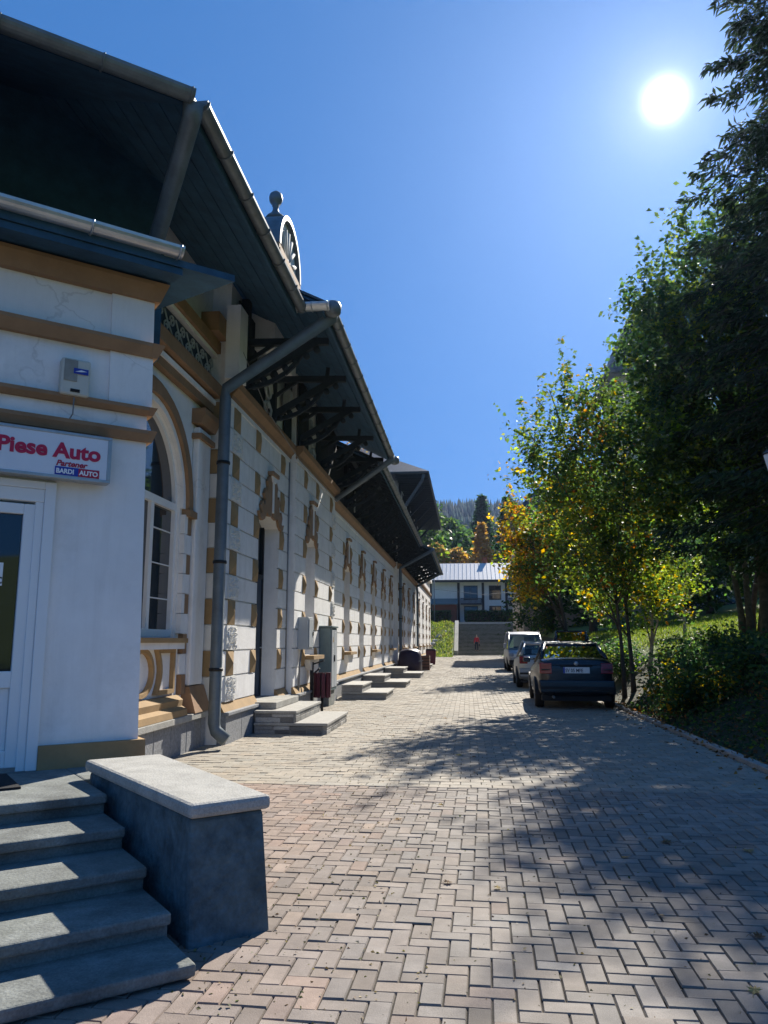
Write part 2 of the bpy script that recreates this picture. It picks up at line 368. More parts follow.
while y<86:
    mb.box(3.30,3.42,y+.004,y+.996,-.1,.05+random.uniform(-.006,.006)); y+=1.0
tag(mb.build('kerb','kerb',bevel=.012),'low concrete kerb along the right side of the street','kerb',kind='structure')
# ------------------------------------------------------------------ the long ornate building
B = thing('ornate_building',(-3.9,11,0),'long white building with ochre quoins, brown cornices and deep dark eaves lining the street','building')
AZ=radians(50); DX,DY=sin(AZ),cos(AZ); AC=(-2.59,6.01)
def A(s,n,z): return (AC[0]+s*DX+n*DY, AC[1]+s*DY-n*DX, z)       # porch frame: s to the right along its front, n out of the front

def AW(s,n,z): return A(s-(.024*(z-.6) if s>-.5 else 0),n,z)   # the porch corner leans in slightly
def wall_cells(mb,x0,x1,y0,y1,z0,z1,ops,m=0):
    ys=sorted({y0,y1,*[q for o in ops for q in o[:2] if y0<q<y1]}); zs=sorted({z0,z1,*[q for o in ops for q in o[2:4] if z0<q<z1]})
    for i in range(len(ys)-1):
        for j in range(len(zs)-1):
            cy,cz=(ys[i]+ys[i+1])/2,(zs[j]+zs[j+1])/2
            if any(o[0]<cy<o[1] and o[2]<cz<o[3] for o in ops): continue
            mb.box(x0,x1,ys[i],ys[i+1],zs[j],zs[j+1],m)
def course_spans(y0,y1,za,zb,ops):
    spans=[(y0,y1)]
    for o in ops:
        if o[2]<zb-.02 and o[3]>za+.02:
            ns=[]
            for a,b in spans:
                if o[1]<=a or o[0]>=b: ns.append((a,b)); continue
                if o[0]>a: ns.append((a,o[0]))
                if o[1]<b: ns.append((o[1],b))
            spans=ns
    return spans
CH=.376; Z0=.575
def pyramid(mb,x,y0,y1,z0,z1,h):
    e=.012; yc=(y0+y1)/2; zc=(z0+z1)/2
    mb.add([(x,y0,z0),(x,y1,z0),(x,y1,z1),(x,y0,z1),(x+e,y0,z0),(x+e,y1,z0),(x+e,y1,z1),(x+e,y0,z1),(x+h,yc,zc)],
           [(0,1,5,4),(1,2,6,5),(2,3,7,6),(3,0,4,7),(4,5,8),(5,6,8),(6,7,8),(7,4,8),(3,2,1,0)])
def vermic_block(mb,x,y0,y1,z0,z1):
    mb.box(x,x+.035,y0,y1,z0,z1)
    # worm-track relief: short raised ridges packed over the face
    n=int((y1-y0)*(z1-z0)*650)
    for _ in range(n):
        y=random.uniform(y0+.03,y1-.03); z=random.uniform(z0+.03,z1-.03); a=random.uniform(0,pi)
        l=random.uniform(.018,.045); w=.008
        dy,dz=cos(a)*l/2,sin(a)*l/2; ny,nz=-sin(a)*w,cos(a)*w
        mb.add([(x+.035,y-dy-ny,z-dz-nz),(x+.035,y+dy-ny,z+dz-nz),(x+.035,y+dy+ny,z+dz+nz),(x+.035,y-dy+ny,z-dz+nz),
                (x+.055,y-dy*.8,z-dz*.8),(x+.055,y+dy*.8,z+dz*.8)],[(0,1,5,4),(1,2,5),(2,3,4,5),(3,0,4)])
WB=0.30                                           # reveal depth
def flame(side,s=1.0):
    pts=[(0,0),(.10,-.02),(.17,.03),(.22,-.10),(.30,-.16),(.37,-.13),(.40,-.02),(.345,-.06),(.31,-.02),(.34,.10),(.30,.20),(.24,.13),(.21,.24),(.25,.34),(.20,.46),(.15,.38),(.13,.50),(.155,.60),(.10,.70),(.05,.74),(0,.74)]
    return [(side*u*s,v*s) for u,v in pts]
def facade(XF,y0,y1,openings,cols,zc=5.14,vc=(),near=False):
    """openings: (y0,y1,kind); cols: quoin columns (ya,yb) of gold pyramids; vc: vermiculated columns"""
    ops=[]
    for (a,b,k) in openings:
        zb=.42 if k=='door' else 1.18
        ops.append((a,b,zb,3.86))
    w=MB(); wall_cells(w,XF-.75,XF,y0,y1,0,zc+1.9,[(o[0],o[1],o[2],o[3]) for o in ops])
    # grooved courses
    k=0; za=Z0
    while za<zc-.05:
        zb=min(za+CH,zc)
        for a,b in course_spans(y0,y1,za,zb,ops): 
            w.box(XF,XF+.03,a,b,za+.012,zb-.012)
        za+=CH; k+=1
    for (a,b,kd) in openings:                      # segmental heads
        n=8; pts=[(a,3.88)]+[(a+(b-a)*i/n, 3.58+.21*sin(pi*i/n)) for i in range(n+1)]+[(b,3.88)]
        w.px(pts,XF-WB,XF+.029)
    za=Z0+CH; k=0; blocks=[]
    while za+CH<zc+.05:
        z1=min(za+CH-.006,zc)
        for (a,b) in cols:
            if k%2==0:
                if near: q=MB(); pyramid(q,XF+.03,a,b,za+.006,z1,.065); blocks.append((q,'quoin','gold'))
                else:
                    n0=len(w.m); pyramid(w,XF+.03,a,b,za+.006,z1,.065)
                    for i in range(n0,len(w.m)): w.m[i]=1
        for (a,b) in vc:
            if k%2==1:
                if near: q=MB(); vermic_block(q,XF+.018,a,b,za+.006,z1); blocks.append((q,'vermiculated_block','vermic'))
                else: w.box(XF+.018,XF+.045,a,b,za+.006,z1)
        za+=CH; k+=1
    if near:
        for (a,b) in vc: q=MB(); vermic_block(q,XF+.018,a,b,Z0+.006,Z0+CH-.006); blocks.append((q,'vermiculated_block','vermic'))
    w.build('wall',['plaster','gold'],B)
    for q,nm,mt in blocks: q.build(nm,mt,B)
    # ochre base course and granite plinth, cut at doors
    g=MB(); p=MB(); dops=[o for o,(a,b,kd) in zip(ops,openings) if kd=='door']
    for a,b in course_spans(y0,y1,.45,.56,dops):
        g=MB(); g.hexa([(XF,a,.45),(XF+.10,a,.45),(XF+.10,b,.45),(XF,b,.45)],[(XF,a,.57),(XF+.03,a,.57),(XF+.03,b,.57),(XF,b,.57)]); g.build('base_course','gold',B)
    for a,b in course_spans(y0,y1,.1,.44,dops):
        y=a
        while y<b-.01:
            e=min(y+.8,b); p.box(XF,XF+.13,y+.004,e-.004,-.05,.40); y=e
        p.box(XF,XF+.17,a,b,.40,.45)
    p.build('plinth','granite',B,bevel=.008)
    # main cornice
    c=MB()
    prof=[(XF,zc+.01),(XF+.06,zc+.01),(XF+.07,zc+.07),(XF+.16,zc+.16),(XF+.17,zc+.27),(XF,zc+.27)]
    c.py(prof,y0,y1); c.build('cornice','brown',B)
    c=MB(); c.box(XF+.031,XF+.05,y0,y1,zc-.07,zc+.008); c.build('cornice_moulding','plaster',B)
    # windows and doors
    for (a,b,kd),o in zip(openings,ops):
        x=XF-WB; fr=MB(); zb,zt=o[2],3.8
        t=.07; xi,xo=x-.03,x+.05
        fr.box(xi,xo,a,a+t,zb,zt); fr.box(xi,xo,b-t,b,zb,zt); fr.box(xi,xo,a+t,b-t,zt-t,zt); fr.box(xi,xo,a+t,b-t,zb,zb+t)
        fr.box(xi,xo,a+t,b-t,2.62,2.70)
        if kd!='door': fr.box(xi,xo,(a+b)/2-.035,(a+b)/2+.035,zb+t,2.62)
        root=fr.build('window' if kd!='door' else 'street_door','pvc' if kd!='door' else 'ironblack',B)
        gl=MB(); gl.box(x-.005,x+.005,a+t,b-t,2.70 if kd=='door' else zb+t,zt-t); gl.build('pane','glass',root)
        if kd=='door':
            lf=MB(); lf.box(x-.01,x+.035,a+t+.01,b-t-.01,zb+t,2.62)
            for zz in (.62,1.6): lf.box(x+.035,x+.05,a+t+.15,b-t-.15,zz,zz+.75)
            lf.build('door_leaf','iron_blue',root)
            h=MB(); h.tube([(x+.06,b-t-.1,1.35),(x+.09,b-t-.1,1.35),(x+.09,b-t-.2,1.35)],.012); h.build('handle','zinc_light',root)
        else:
            s=MB(); s.box(XF-.02,XF+.26,a-.08,b+.08,1.09,1.17); s.build('sill','gold',root)
            s=MB(); s.px([(a-.02,1.085),(b+.02,1.085),(b-.25,.86),(a+.25,.86)],XF+.031,XF+.16); s.build('sill_bracket','plaster',root)
        # carved head: brown flames either side of a white stem, brown cap
        yc=(a+b)/2; z0=3.80; X=XF+.035
        orn=MB()
        for sd in (-1,1): orn.px([(yc+sd*.055+u*(b-a)*1.42,z0-.10+v_*1.0) for u,v_ in flame(sd)],X,X+.05)
        ho=orn.build('window_ornament','brown',B)
        st=MB(); st.box(X,X+.065,yc-.05,yc+.05,z0-.02,z0+.54); st.px([(yc-.10,z0+.54),(yc+.10,z0+.54),(yc+.16,z0+.645),(yc-.16,z0+.645)],X,X+.08); st.build('ornament_stem','plaster',ho)
        cp=MB(); cp.box(X,X+.11,yc-.22,yc+.22,z0+.65,z0+.72); cp.build('ornament_cap','brown',ho)
def qc(a,b,w=.24): return [(a-w-.03,a-.03),(b+.03,b+w+.03)]
# section A (Y 11.05-15.1)
facade(-3.6,11.05,15.1,[(12.87,14.33,'door')],[(11.28,11.62)]+qc(12.87,14.33,.28),vc=[(11.22,11.72)],near=True)
# section B projects
facade(-3.45,15.1,19.7,[(16.1,17.12,'window')],qc(16.1,17.12,.24)+[(18.95,19.2)],vc=[(19.25,19.65)],zc=5.16,near=True)
facade(-3.6,19.7,37.6,[(22.25,23.35,'window'),(25.5,26.6,'door'),(28.8,29.9,'window'),(32.2,33.3,'door'),(35.4,36.5,'window')],
       sum([qc(a,a+1.1,.24) for a in (22.25,25.5,28.8,32.2,35.4)],[]),zc=5.0)
facade(-3.4,37.6,52.0,[(40.2,41.3,'window'),(44,45.1,'door'),(48,49.1,'window')],sum([qc(a,a+1.1,.24) for a in (40.2,44,48)],[])+[(37.75,38.1),(51.5,51.85)],vc=[(38.2,38.7)],zc=5.0)
facade(-3.5,52.0,73.0,[(55,56.1,'window'),(60,61.1,'window'),(65,66.1,'window'),(70,71.1,'window')],sum([qc(a,a+1.1,.24) for a in (55,60,65,70)],[]),zc=5.6)
mb=MB(); mb.box(-9,-3.52,52.5,72.9,7.45,8.2); mb.box(-9,-3.30,52.2,73.2,6.9,7.2); mb.build('far_parapet','plaster',B)

# quoin side of section A seen past the downpipe
za=Z0; k=0
while za+CH<5.2:
    q=MB(); q.box(-3.86,-3.605,11.015,11.049,za+.006,za+CH-.006); q.build('quoin' if k%2 else 'vermiculated_block','gold' if k%2 else 'vermic',B); za+=CH;k+=1

# ---- arched bay, X=-3.9, from the porch side to Y=11.05
XA=-3.9; YC,ZS=8.87,3.26; RO,RW,RG=1.48,1.26,1.17
w=MB()
y0,y1=7.66,11.05
def arch_wall(mb,x0,x1,r,ztop,zb,ya,yb):
    n=20; arc=[(YC+r*cos(pi-pi*i/n),ZS+r*sin(pi*i/n)) for i in range(n+1)]
    mb.box(x0,x1,ya,YC-r,0,ztop); mb.box(x0,x1,YC+r,yb,0,ztop); mb.box(x0,x1,YC-r,YC+r,0,zb)
    for i in range(n):
        (a,za),(b,zb2)=arc[i],arc[i+1]
        mb.prism([(a,za),(b,zb2),(b,ztop),(a,ztop)],lambda u,v,ww:(ww,u,v),x0,x1)
arch_wall(w,XA-.6,XA,RG,7.2,1.5,y0,y1); w.build('arched_bay_wall','plaster_smooth',B)
def ring(mb,x0,x1,ri,ro,a0=0,a1=pi,n=24):
    for i in range(n):
        t0,t1=a0+(a1-a0)*i/n,a0+(a1-a0)*(i+1)/n
        P=lambda r,t:(YC+r*cos(t),ZS+r*sin(t))
        mb.px([P(ri,t0),P(ro,t0),P(ro,t1),P(ri,t1)],x0,x1)
b=MB(); ring(b,XA+.001,XA+.10,RW,RO-.06); ring(b,XA+.001,XA+.06,RO-.06,RO); b.box(XA+.001,XA+.12,YC+RW-.02,YC+RO+.06,ZS-.10,ZS-.005); b.build('arch_band','brown',B)
b=MB(); ring(b,XA+.001,XA+.05,RG+.005,RW-.005); b.build('arch_surround','plaster_smooth',B)
# keyed jamb blocks right of the window
b2=MB(); z=.75; k=0
while z<3.15:
    h=.27
    b2=MB()
    if k%2==0: b=MB(); b.box(XA+.001,XA+.07,YC+RG+.14,YC+RO-.02,z+.004,z+h-.004); b.build('jamb_block','brown',B)
    elif z>1.5: b2.box(XA+.001,XA+.07,YC+RG+.03,YC+RO-.02,z+.004,z+h-.004)
    else: b2.box(XA+.001,XA+.06,10.105,YC+RO-.02,z+.004,z+h-.004)
    if k%2==0 and z>1.5: b2.box(XA+.001,XA+.07,YC+RG+.03,YC+RG+.14,z+.004,z+h-.004)
    z+=h; k+=1
    if b2.v: b2.build('jamb_block','plaster_smooth',B)
# pilaster with brown capital
b=MB(); b.box(XA+.001,XA+.10,10.42,10.93,.86,4.52); b.build('pilaster','plaster_smooth',B,bevel=.02)
b=MB(); b.py([(XA,4.56),(XA+.14,4.56),(XA+.20,4.70),(XA+.20,4.78),(XA,4.78)],10.34,11.0); b.box(XA,XA+.15,10.37,10.97,4.34,4.42); b.build('pilaster_capital','brown',B)
b=MB(); b.hexa([(XA,10.36,.50),(XA+.22,10.36,.50),(XA+.22,11.0,.50),(XA,11.0,.50)],[(XA,10.38,.85),(XA+.11,10.38,.85),(XA+.11,10.97,.85),(XA,10.97,.85)]); b.build('pilaster_base','brown',B)
# arched window
fr=MB(); x=XA-.10
n=20
for r0,r1 in ((RG-.06,RG),):
    ring(fr,x-.03,x+.06,r0,r1)
fr.box(x-.03,x+.06,YC+RG-.06,YC+RG,1.55,ZS); fr.box(x-.03,x+.06,YC-RG,YC-RG+.06,1.55,ZS)
fr.box(x-.03,x+.06,YC-RG+.06,YC+RG-.06,1.52,1.61); fr.box(x-.03,x+.06,YC-RG+.06,YC+RG-.06,ZS-.05,ZS+.05)
for yy in (YC-.38,YC+.38): fr.box(x-.03,x+.05,yy-.05,yy+.05,1.61,ZS-.05)
for zz in (2.0,2.45,2.9): fr.box(x-.01,x+.02,YC+.43,YC+RG-.06,zz,zz+.015)
win=fr.build('arched_window','pvc',B)
g=MB(); g.box(x-.005,x+.005,YC-RG+.05,YC+RG-.05,1.6,ZS-.04)
g.px([(YC+(RG-.05)*cos(pi*i/20),ZS+.04+(RG-.1)*sin(pi*i/20)) for i in range(21)],x-.005,x+.005); g.build('pane','glass',win)
s=MB(); s.box(XA-.18,XA+.16,YC-RG-.1,YC+RG+.1,1.44,1.5); s.build('sill','gold',win)
s=MB(); s.box(XA+.001,XA+.13,YC-RG-.06,YC+RG+.06,1.36,1.44); s.build('sill_moulding','plaster_smooth',win)
# decorated apron panel: oval ring and curved frame
b=MB()
def ring2(mb,yc,zc,ry,rz,t,x0,x1,n=28):
    for i in range(n):
        a0,a1=2*pi*i/n,2*pi*(i+1)/n
        P=lambda f,a:(yc+(ry+f)*cos(a),zc+(rz+f)*sin(a))
        mb.px([P(0,a0),P(t,a0),P(t,a1),P(0,a1)],x0,x1)
ring2(b,8.95,1.08,.30,.24,.055,XA+.001,XA+.06)
for sg in (1,):
    ya,yb=9.38,9.98
    arc=[(ya+.12*sin(pi*i/8)*1,.80+.56*i/8) for i in range(9)]
    for i in range(8):
        b.px([arc[i],(arc[i][0]+.06,arc[i][1]),(arc[i+1][0]+.06,arc[i+1][1]),arc[i+1]],XA+.001,XA+.06)
    b.box(XA+.001,XA+.06,yb-.05,yb,.80,1.36); b.box(XA+.001,XA+.06,ya+.07,yb-.05,.795,.85); b.box(XA+.001,XA+.06,ya+.07,yb-.05,1.31,1.365)
b.build('apron_frame','gold',B)
b=MB(); b.box(XA+.001,XA+.03,9.99,10.1,.7,1.36); b.build('apron_edge','plaster_smooth',B)
b=MB(); b.py([(XA,.50),(XA+.20,.50),(XA+.19,.58),(XA+.12,.62),(XA+.13,.70),(XA+.05,.76),(XA,.76)],7.6,10.12)
b.build('base_course','gold',B)
p=MB(); y=7.5
while y<10.9:
    e=min(y+.55,11.0); p.box(XA,XA+.15,y+.006,e-.006,-.05,.41); y=e
p.build('plinth','granite',B,bevel=.01)
p=MB(); p.box(XA,XA+.21,7.5,11.0,.41,.495); p.build('plinth_cap','coping',B,bevel=.01)
# bands and iron scroll frieze above the arch
b=MB()
for za,zb,d in ((4.90,5.02,.10),(5.14,5.34,.20),(5.86,6.04,.16)): b.box(XA+.001,XA+d,7.75,11.04,za,zb)
b.build('frieze_bands','brown',B)
b=MB(); b.box(XA+.001,XA+.14,7.75,11.04,5.345,5.40); b.box(XA+.001,XA+.11,7.75,11.04,5.80,5.855); b.box(XA+.001,XA+.12,7.75,11.04,5.025,5.10); b.build('frieze_mouldings','plaster_smooth',B)
b=MB(); b.box(XA+.001,XA+.03,7.75,10.98,5.405,5.795); fz=b.build('scroll_frieze','iron_blue',B)
b=MB(); y=7.95
def spiral(y,z,r,dirn,turns=1.4,n=14):
    return [(XA+.045,y+dirn*r*(1-t/n*.75)*cos(2*pi*turns*t/n),z+r*(1-t/n*.75)*sin(2*pi*turns*t/n)) for t in range(n+1)]
while y<10.9:
    b.tube(spiral(y,5.53,.085,1),.013,5); b.tube(spiral(y+.2,5.67,.085,-1),.013,5)
    b.tube([(XA+.045,y-.08,5.74),(XA+.045,y+.04,5.62),(XA+.045,y+.13,5.56),(XA+.045,y+.26,5.45)],.013,5)
    b.lathe([(0.001,0),(.03,.005),(.03,.015),(0.001,.02)],(XA+.04,y+.1,5.6),8,axis='x'); y+=.4
b.build('scrollwork','scroll',fz)
b=MB(); b.box(XA+.001,XA+.28,10.55,11.0,6.05,6.35); b.build('console_block','brown',B)
b=MB(); b.box(-3.62,-3.40,10.9,11.3,5.42,6.6); b.build('corner_pier','plaster_smooth',B)

# ---- porch (annex) turned to the corner
w=MB(AW)
DL,DR=-1.98,-.815
w.box(DR+.02,0,-2.0,0,0,4.62); w.box(-4.2,DL-.02,-2.0,0,0,4.62); w.box(DL-.02,DR+.02,-2.0,0,2.63,4.62)
w.box(-.32,.03,0.0005,.030,3.38,3.81); w.box(-.32,.03,.0005,.030,3.92,4.31)
w.build('porch_wall','plaster_smooth',B)
b=MB(AW)
def band(za,zb,d,s1=None):
    s1=d if s1 is None else s1
    b.prism([(.0005,za),(d*.55,za),(d,zb-.03),(d,zb),(.0005,zb)],lambda u,v,ww:(ww,u,v),-4.2,.0)
    b.hexa([(0.0005,-1.99,za),(s1*.55,-1.99,za),(s1*.55,d*.55,za),(0.0005,d*.55,za)],[(0.0005,-1.99,zb),(s1,-1.99,zb),(s1,d,zb),(.0005,d,zb)])
band(4.31,4.46,.13); band(3.81,3.92,.11); band(3.31,3.375,.07); band(3.085,3.175,.07)
b.build('porch_cornice','brown',B)
b=MB(AW); b.box(DR+.08,.045,.0005,.05,.52,.70); b.box(.0005,.045,-1.98,.0005,.52,.70); b.build('porch_base','gold',B)
# pent roof over the porch with zinc gutter
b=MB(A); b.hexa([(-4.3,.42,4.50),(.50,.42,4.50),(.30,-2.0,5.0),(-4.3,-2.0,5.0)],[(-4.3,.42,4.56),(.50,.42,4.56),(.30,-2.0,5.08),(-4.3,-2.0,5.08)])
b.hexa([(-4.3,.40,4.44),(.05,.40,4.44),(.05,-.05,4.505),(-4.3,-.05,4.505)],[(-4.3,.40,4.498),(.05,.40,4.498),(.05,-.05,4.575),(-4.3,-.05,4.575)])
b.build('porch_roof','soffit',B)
def half_gutter(mb,P,Q,r=.075):
    P=Vector(P);Q=Vector(Q);d=(Q-P).normalized();a=d.cross(Vector((0,0,1))).normalized();n=10
    ang=[pi+pi*i/n for i in range(n+1)]
    ro=[a*r*cos(t)+Vector((0,0,r*sin(t))) for t in ang]; ri=[a*(r-.008)*cos(t)+Vector((0,0,(r-.008)*sin(t))) for t in ang]
    prof=ro+ri[::-1]; k=len(prof)
    mb.add([tuple(P+p) for p in prof]+[tuple(Q+p) for p in prof],[(i,(i+1)%k,k+(i+1)%k,k+i) for i in range(k)],0,False)
    for E in (P,Q): mb.add([tuple(E+p) for p in ro],[tuple(range(len(ro)))])
    L=(Q-P).length; m_=max(2,int(L/.7))
    for i in range(m_+1):
        c=P+d*(L*i/m_); c=c if 0<i<m_ else c+d*(.03 if i==0 else -.03)
        mb.tube([tuple(c+a*(r+.006)*cos(t)+Vector((0,0,(r+.006)*sin(t)))) for t in ang],.009,5)
def gutter(P,Q,r=.075,mat='zinc'):
    mb=MB(); half_gutter(mb,P,Q,r); return mb.build('gutter',mat,B,recalc=False)
gutter(A(-4.3,.46,4.63),A(.02,.46,4.63),.075,'zinc_light')

# entrance door of the porch
fr=MB(A)
fr.box(DL,DR,-.05,.03,2.5,2.60); fr.box(DR-.0,DR+.08,-.06,.04,.53,2.66); fr.box(DL-.08,DL,-.06,.04,.53,2.66); fr.box(DL,DR,-.06,.04,2.60,2.66)
fr.box(DR-.06,DR,-.045,.025,.53,2.5); fr.box(DL,DL+.06,-.045,.025,.53,2.5)
door=fr.build('entrance_door','pvc',B,bevel=.006)
lf=MB(A); a,b_=DL+.055,DR-.055
lf.box(b_-.08,b_,-.06,.012,.56,2.48); lf.box(a,a+.10,-.06,.012,.56,2.48); lf.box(a+.1,b_-.08,-.06,.012,2.40,2.48); lf.box(a+.1,b_-.08,-.06,.012,.56,.68); lf.box(a+.1,b_-.08,-.06,.012,1.12,1.24)
lf.box(a+.1,b_-.08,-.045,-.01,.68,1.12); lf.build('door_leaf','pvc',door,bevel=.006)
g=MB(A); g.box(a+.1,b_-.08,-.035,-.025,1.24,2.40); g.build('pane','glass_dark',door)
h=MB(A); h.tube([(a+.05,.012,1.5),(a+.05,.06,1.5),(a+.17,.06,1.5)],.012,8); h.box(a+.03,a+.07,.012,.02,1.42,1.62); h.build('handle','pvc',door)
st=MB(A); st.box(b_-.295,b_-.185,-.0245,-.022,1.86,2.03); st.build('door_sticker','white',door)
def Am(s,n,z): # text matrix: x along s, y up, normal out
    return Matrix(((DX,0,DY,A(s,n,z)[0]),(DY,0,-DX,A(s,n,z)[1]),(0,1,0,z),(0,0,0,1)))
text_part('C',.07,Am(b_-.235,-.0215,1.875),'black',door,'sticker_lettering',.0005,.002)
st=MB(A); st.add([(b_-.285,-.0215,1.98),(b_-.21,-.0215,2.015),(b_-.21,-.0215,1.945),(b_-.225,-.0215,1.98)],[(0,1,3),(0,3,2)]); st.build('sticker_arrow','redp',door,recalc=False)

# sign board: a thing of its own
SG=thing('sign_board',A(-.95,.05,2.8),'white shop sign with crimson lettering above the porch door','sign')
b=MB(A); b.box(-2.35,-.40,.045,.15,2.70,3.02); b.build('sign_face','signface',SG)
b=MB(A)
for s0,s1,z0,z1 in ((-2.38,-.37,3.02,3.045),(-2.38,-.37,2.675,2.70),(-.40,-.37,2.70,3.02),(-2.38,-2.35,2.70,3.02)): b.box(s0,s1,.04,.156,z0,z1)
b.build('sign_frame','alu',SG,bevel=.004)
text_part('Piese Auto',.158,Am(-1.19,.151,2.842),'red',SG,'lettering',.003,.0058,0,1.06)
text_part('Partener',.06,Am(-.775,.151,2.776),'redp',SG,'lettering',.002,.002,.25,1.05)
b=MB(A); b.box(-.78,-.61,.1505,.154,2.704,2.768); b.build('logo_block','blue',SG)
b=MB(A); b.box(-.61,-.455,.1505,.154,2.704,2.768); b.build('logo_block','redp',SG)
text_part('BARDI',.05,Am(-.772,.1545,2.718),'white',SG,'lettering',.002,.002,0,.92)
text_part('AUTO',.05,Am(-.603,.1545,2.718),'white',SG,'lettering',.002,.002,0,.98)
# alarm box
AL=thing('alarm_box',A(-.66,.03,3.42),'beige alarm siren box with a small blue label on the porch wall','alarm')
b=MB(A); b.box(-.775,-.555,.001,.10,3.36,3.66); b.build('housing','beige',AL,bevel=.018)
b=MB(A); b.box(-.755,-.655,.1005,.106,3.47,3.645); b.build('grille','beige_dark',AL,bevel=.004)
b=MB(A); b.box(-.685,-.575,.1065,.110,3.535,3.58); b.build('label','blue',AL)
b=MB(A)
b.prism([(-.675,3.55),(-.63,3.568),(-.585,3.562),(-.63,3.553)],lambda u,v,ww:(u,ww,v),.1105,.112); b.build('label_mark','white',AL)
b=MB(A); b.box(-.70,-.63,.1005,.105,3.385,3.41); b.build('indicator','black',AL)
b=MB(A); b.tube([(-.66,.03,3.36),(-.665,.085,3.34),(-.668,.085,3.21),(-.70,.04,3.14),(-.73,.03,3.06)],.006,5)
tag(b.build('cable','cable'),'thin grey cable running from the alarm box down to the sign','cable')

# ---- porch steps and the low side wall
ST=thing('entrance_steps',A(-1.5,1.3,0),'weathered concrete entrance steps with rounded nosings in front of the porch door','steps')
for n0,n1,z in ((0,1.22,.53),(1.0,1.64,.415),(1.4,2.06,.30),(1.8,2.46,.185),(2.2,2.80,.07)):
    b=MB(A); zb=z-.055
    b.box(-4.0,-.535,n0+.002,n1,zb,z) if n0 else (b.box(-4.0,-.535,.002,n1,zb,z),b.box(-.534,.0,.002,.6,zb,z),b.box(-.534,-.0,.002,.6,-.05,zb)); b.box(-4.0,-.535,max(n0,0)+.002,n1-.045,-.05 if n0<.5 else zb-.075,zb)
    b.build('step','concrete',ST,bevel=.012)
PW=thing('low_wall',A(-.27,1.5,0),'low grey rendered side wall with a concrete coping beside the porch steps','wall')
b=MB(A)
b.hexa([(-.53,.61,-.05),(.0,.61,-.05),(-.005,2.44,-.05),(-.45,2.46,-.05)],[(-.50,.61,.58),(-.03,.61,.58),(-.03,2.37,.58),(-.43,2.38,.58)])
b.build('wall_body','render_grey',PW,bevel=.02)
b=MB(A); b.pz([(-.53,.58),(.0,.58),(.0,2.40),(-.45,2.42)],.582,.655); b.build('coping','coping',PW,bevel=.022)
b=MB(A); b.box(-2.15,-.95,.15,.75,.531,.545); tag(b.build('door_mat','mat'),'black door mat on the top step of the porch','mat')

# ---- roofs
def roof_run(Xe,ze,y0,y1,Xw,slope=.5,Xr=-9.0,rafters=True,th=.05):
    t=MB(); zr=ze+slope*(Xe-Xr)
    x=Xe
    while x>Xr:
        e=max(x-.19,Xr); dz=random.uniform(0,.006)
        t.py([(x,ze+slope*(Xe-x)+dz),(e+.010,ze+slope*(Xe-e-.01)+dz),(e+.010,ze+slope*(Xe-e-.01)+.04),(x,ze+slope*(Xe-x)+.04)],y0,y1); x=e
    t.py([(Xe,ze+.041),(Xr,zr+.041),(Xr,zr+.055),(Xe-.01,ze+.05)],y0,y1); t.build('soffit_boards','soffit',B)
    t=MB(); t.py([(Xe+.04,ze+.035),(Xr,zr+.055),(Xr,zr+.10),(Xe+.04,ze+.075)],y0-.03,y1+.03); t.build('roof','roof',B)
    t=MB(); y=y0+.25
    while y<y1-.1:
        t.hexa([(Xe-.05,y,ze-.09+.025),(Xe-.05,y+.07,ze-.09+.025),(Xw-.1,y+.07,ze-.10+slope*(Xe-Xw+.1)),(Xw-.1,y,ze-.10+slope*(Xe-Xw+.1))],
               [(Xe-.05,y,ze+.02),(Xe-.05,y+.07,ze+.02),(Xw-.1,y+.07,ze-.005+slope*(Xe-Xw+.1)),(Xw-.1,y,ze-.005+slope*(Xe-Xw+.1))]); y+=.62
    for f in (.3,.62):                      # purlins
        xx=Xe+(Xw-Xe)*f; zz=ze+slope*(Xe-xx)-.19
        t.box(xx-.06,xx+.06,y0+.02,y1-.02,zz,zz+.105)
    if rafters: t.build('rafters','timber',B)
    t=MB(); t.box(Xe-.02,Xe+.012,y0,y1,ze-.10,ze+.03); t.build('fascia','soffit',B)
    return gutter((Xe+.09,y0,ze+.03),(Xe+.09,y1,ze+.03),.08)
def bracket(y,Xw,Xe,ze,slope=.5,z0=5.45):
    m=MB(); m.box(Xw,Xw+.13,y-.07,y+.07,z0,ze+slope*(Xe-Xw)-.05)
    xo=Xe-.30; zo=ze+slope*.30-.16
    m.bar((Xw+.08,y,z0+.12),(xo,y,zo),.10,.12)
    zb=ze-.05; m.bar((Xw+.1,y,zb+.06),(xo+.15,y,zb+.02),.09,.11)
    # curved brace and drilled scallops
    c=[(Xw+.10+1.0*sin(t),y,z0+.05+.95*(1-cos(t))) for t in [pi/2*i/7 for i in range(8)]]
    for i in range(7): m.bar(c[i],c[i+1],.06,.07)
    for i in range(7):
        t=(i+.5)/7; px=Xw+.08+(xo-Xw-.08)*t; pz=z0+.12+(zo-z0-.12)*t
        m.lathe([(.055,-.035),(.055,.035)],(px+.05,y,pz-.10),8,axis='y')
    m.bar((Xw+.12,y,ze-.3),(Xw+.55,y,ze-.02),.05,.06)
    m.build('roof_bracket','timber',B)
roof_run(-2.4,6.21,5.98,10.35,-3.9,rafters=False)
roof_run(-2.0,6.25,10.35,20.1,-3.6,rafters=False)
roof_run(-2.3,6.2,20.1,38.0,-3.6)
roof_run(-1.75,5.95,38.0,52.0,-3.4)
gutter((-2.42,10.33,6.28),(-1.90,10.33,6.28),.10,'zinc_light')
for y in (11.6,13.4,15.3,17.6,19.8): bracket(y,-3.58,-2.0,6.25)
for y in np.arange(22.0,38,1.95): bracket(float(y),-3.58,-2.3,6.2,z0=5.32)
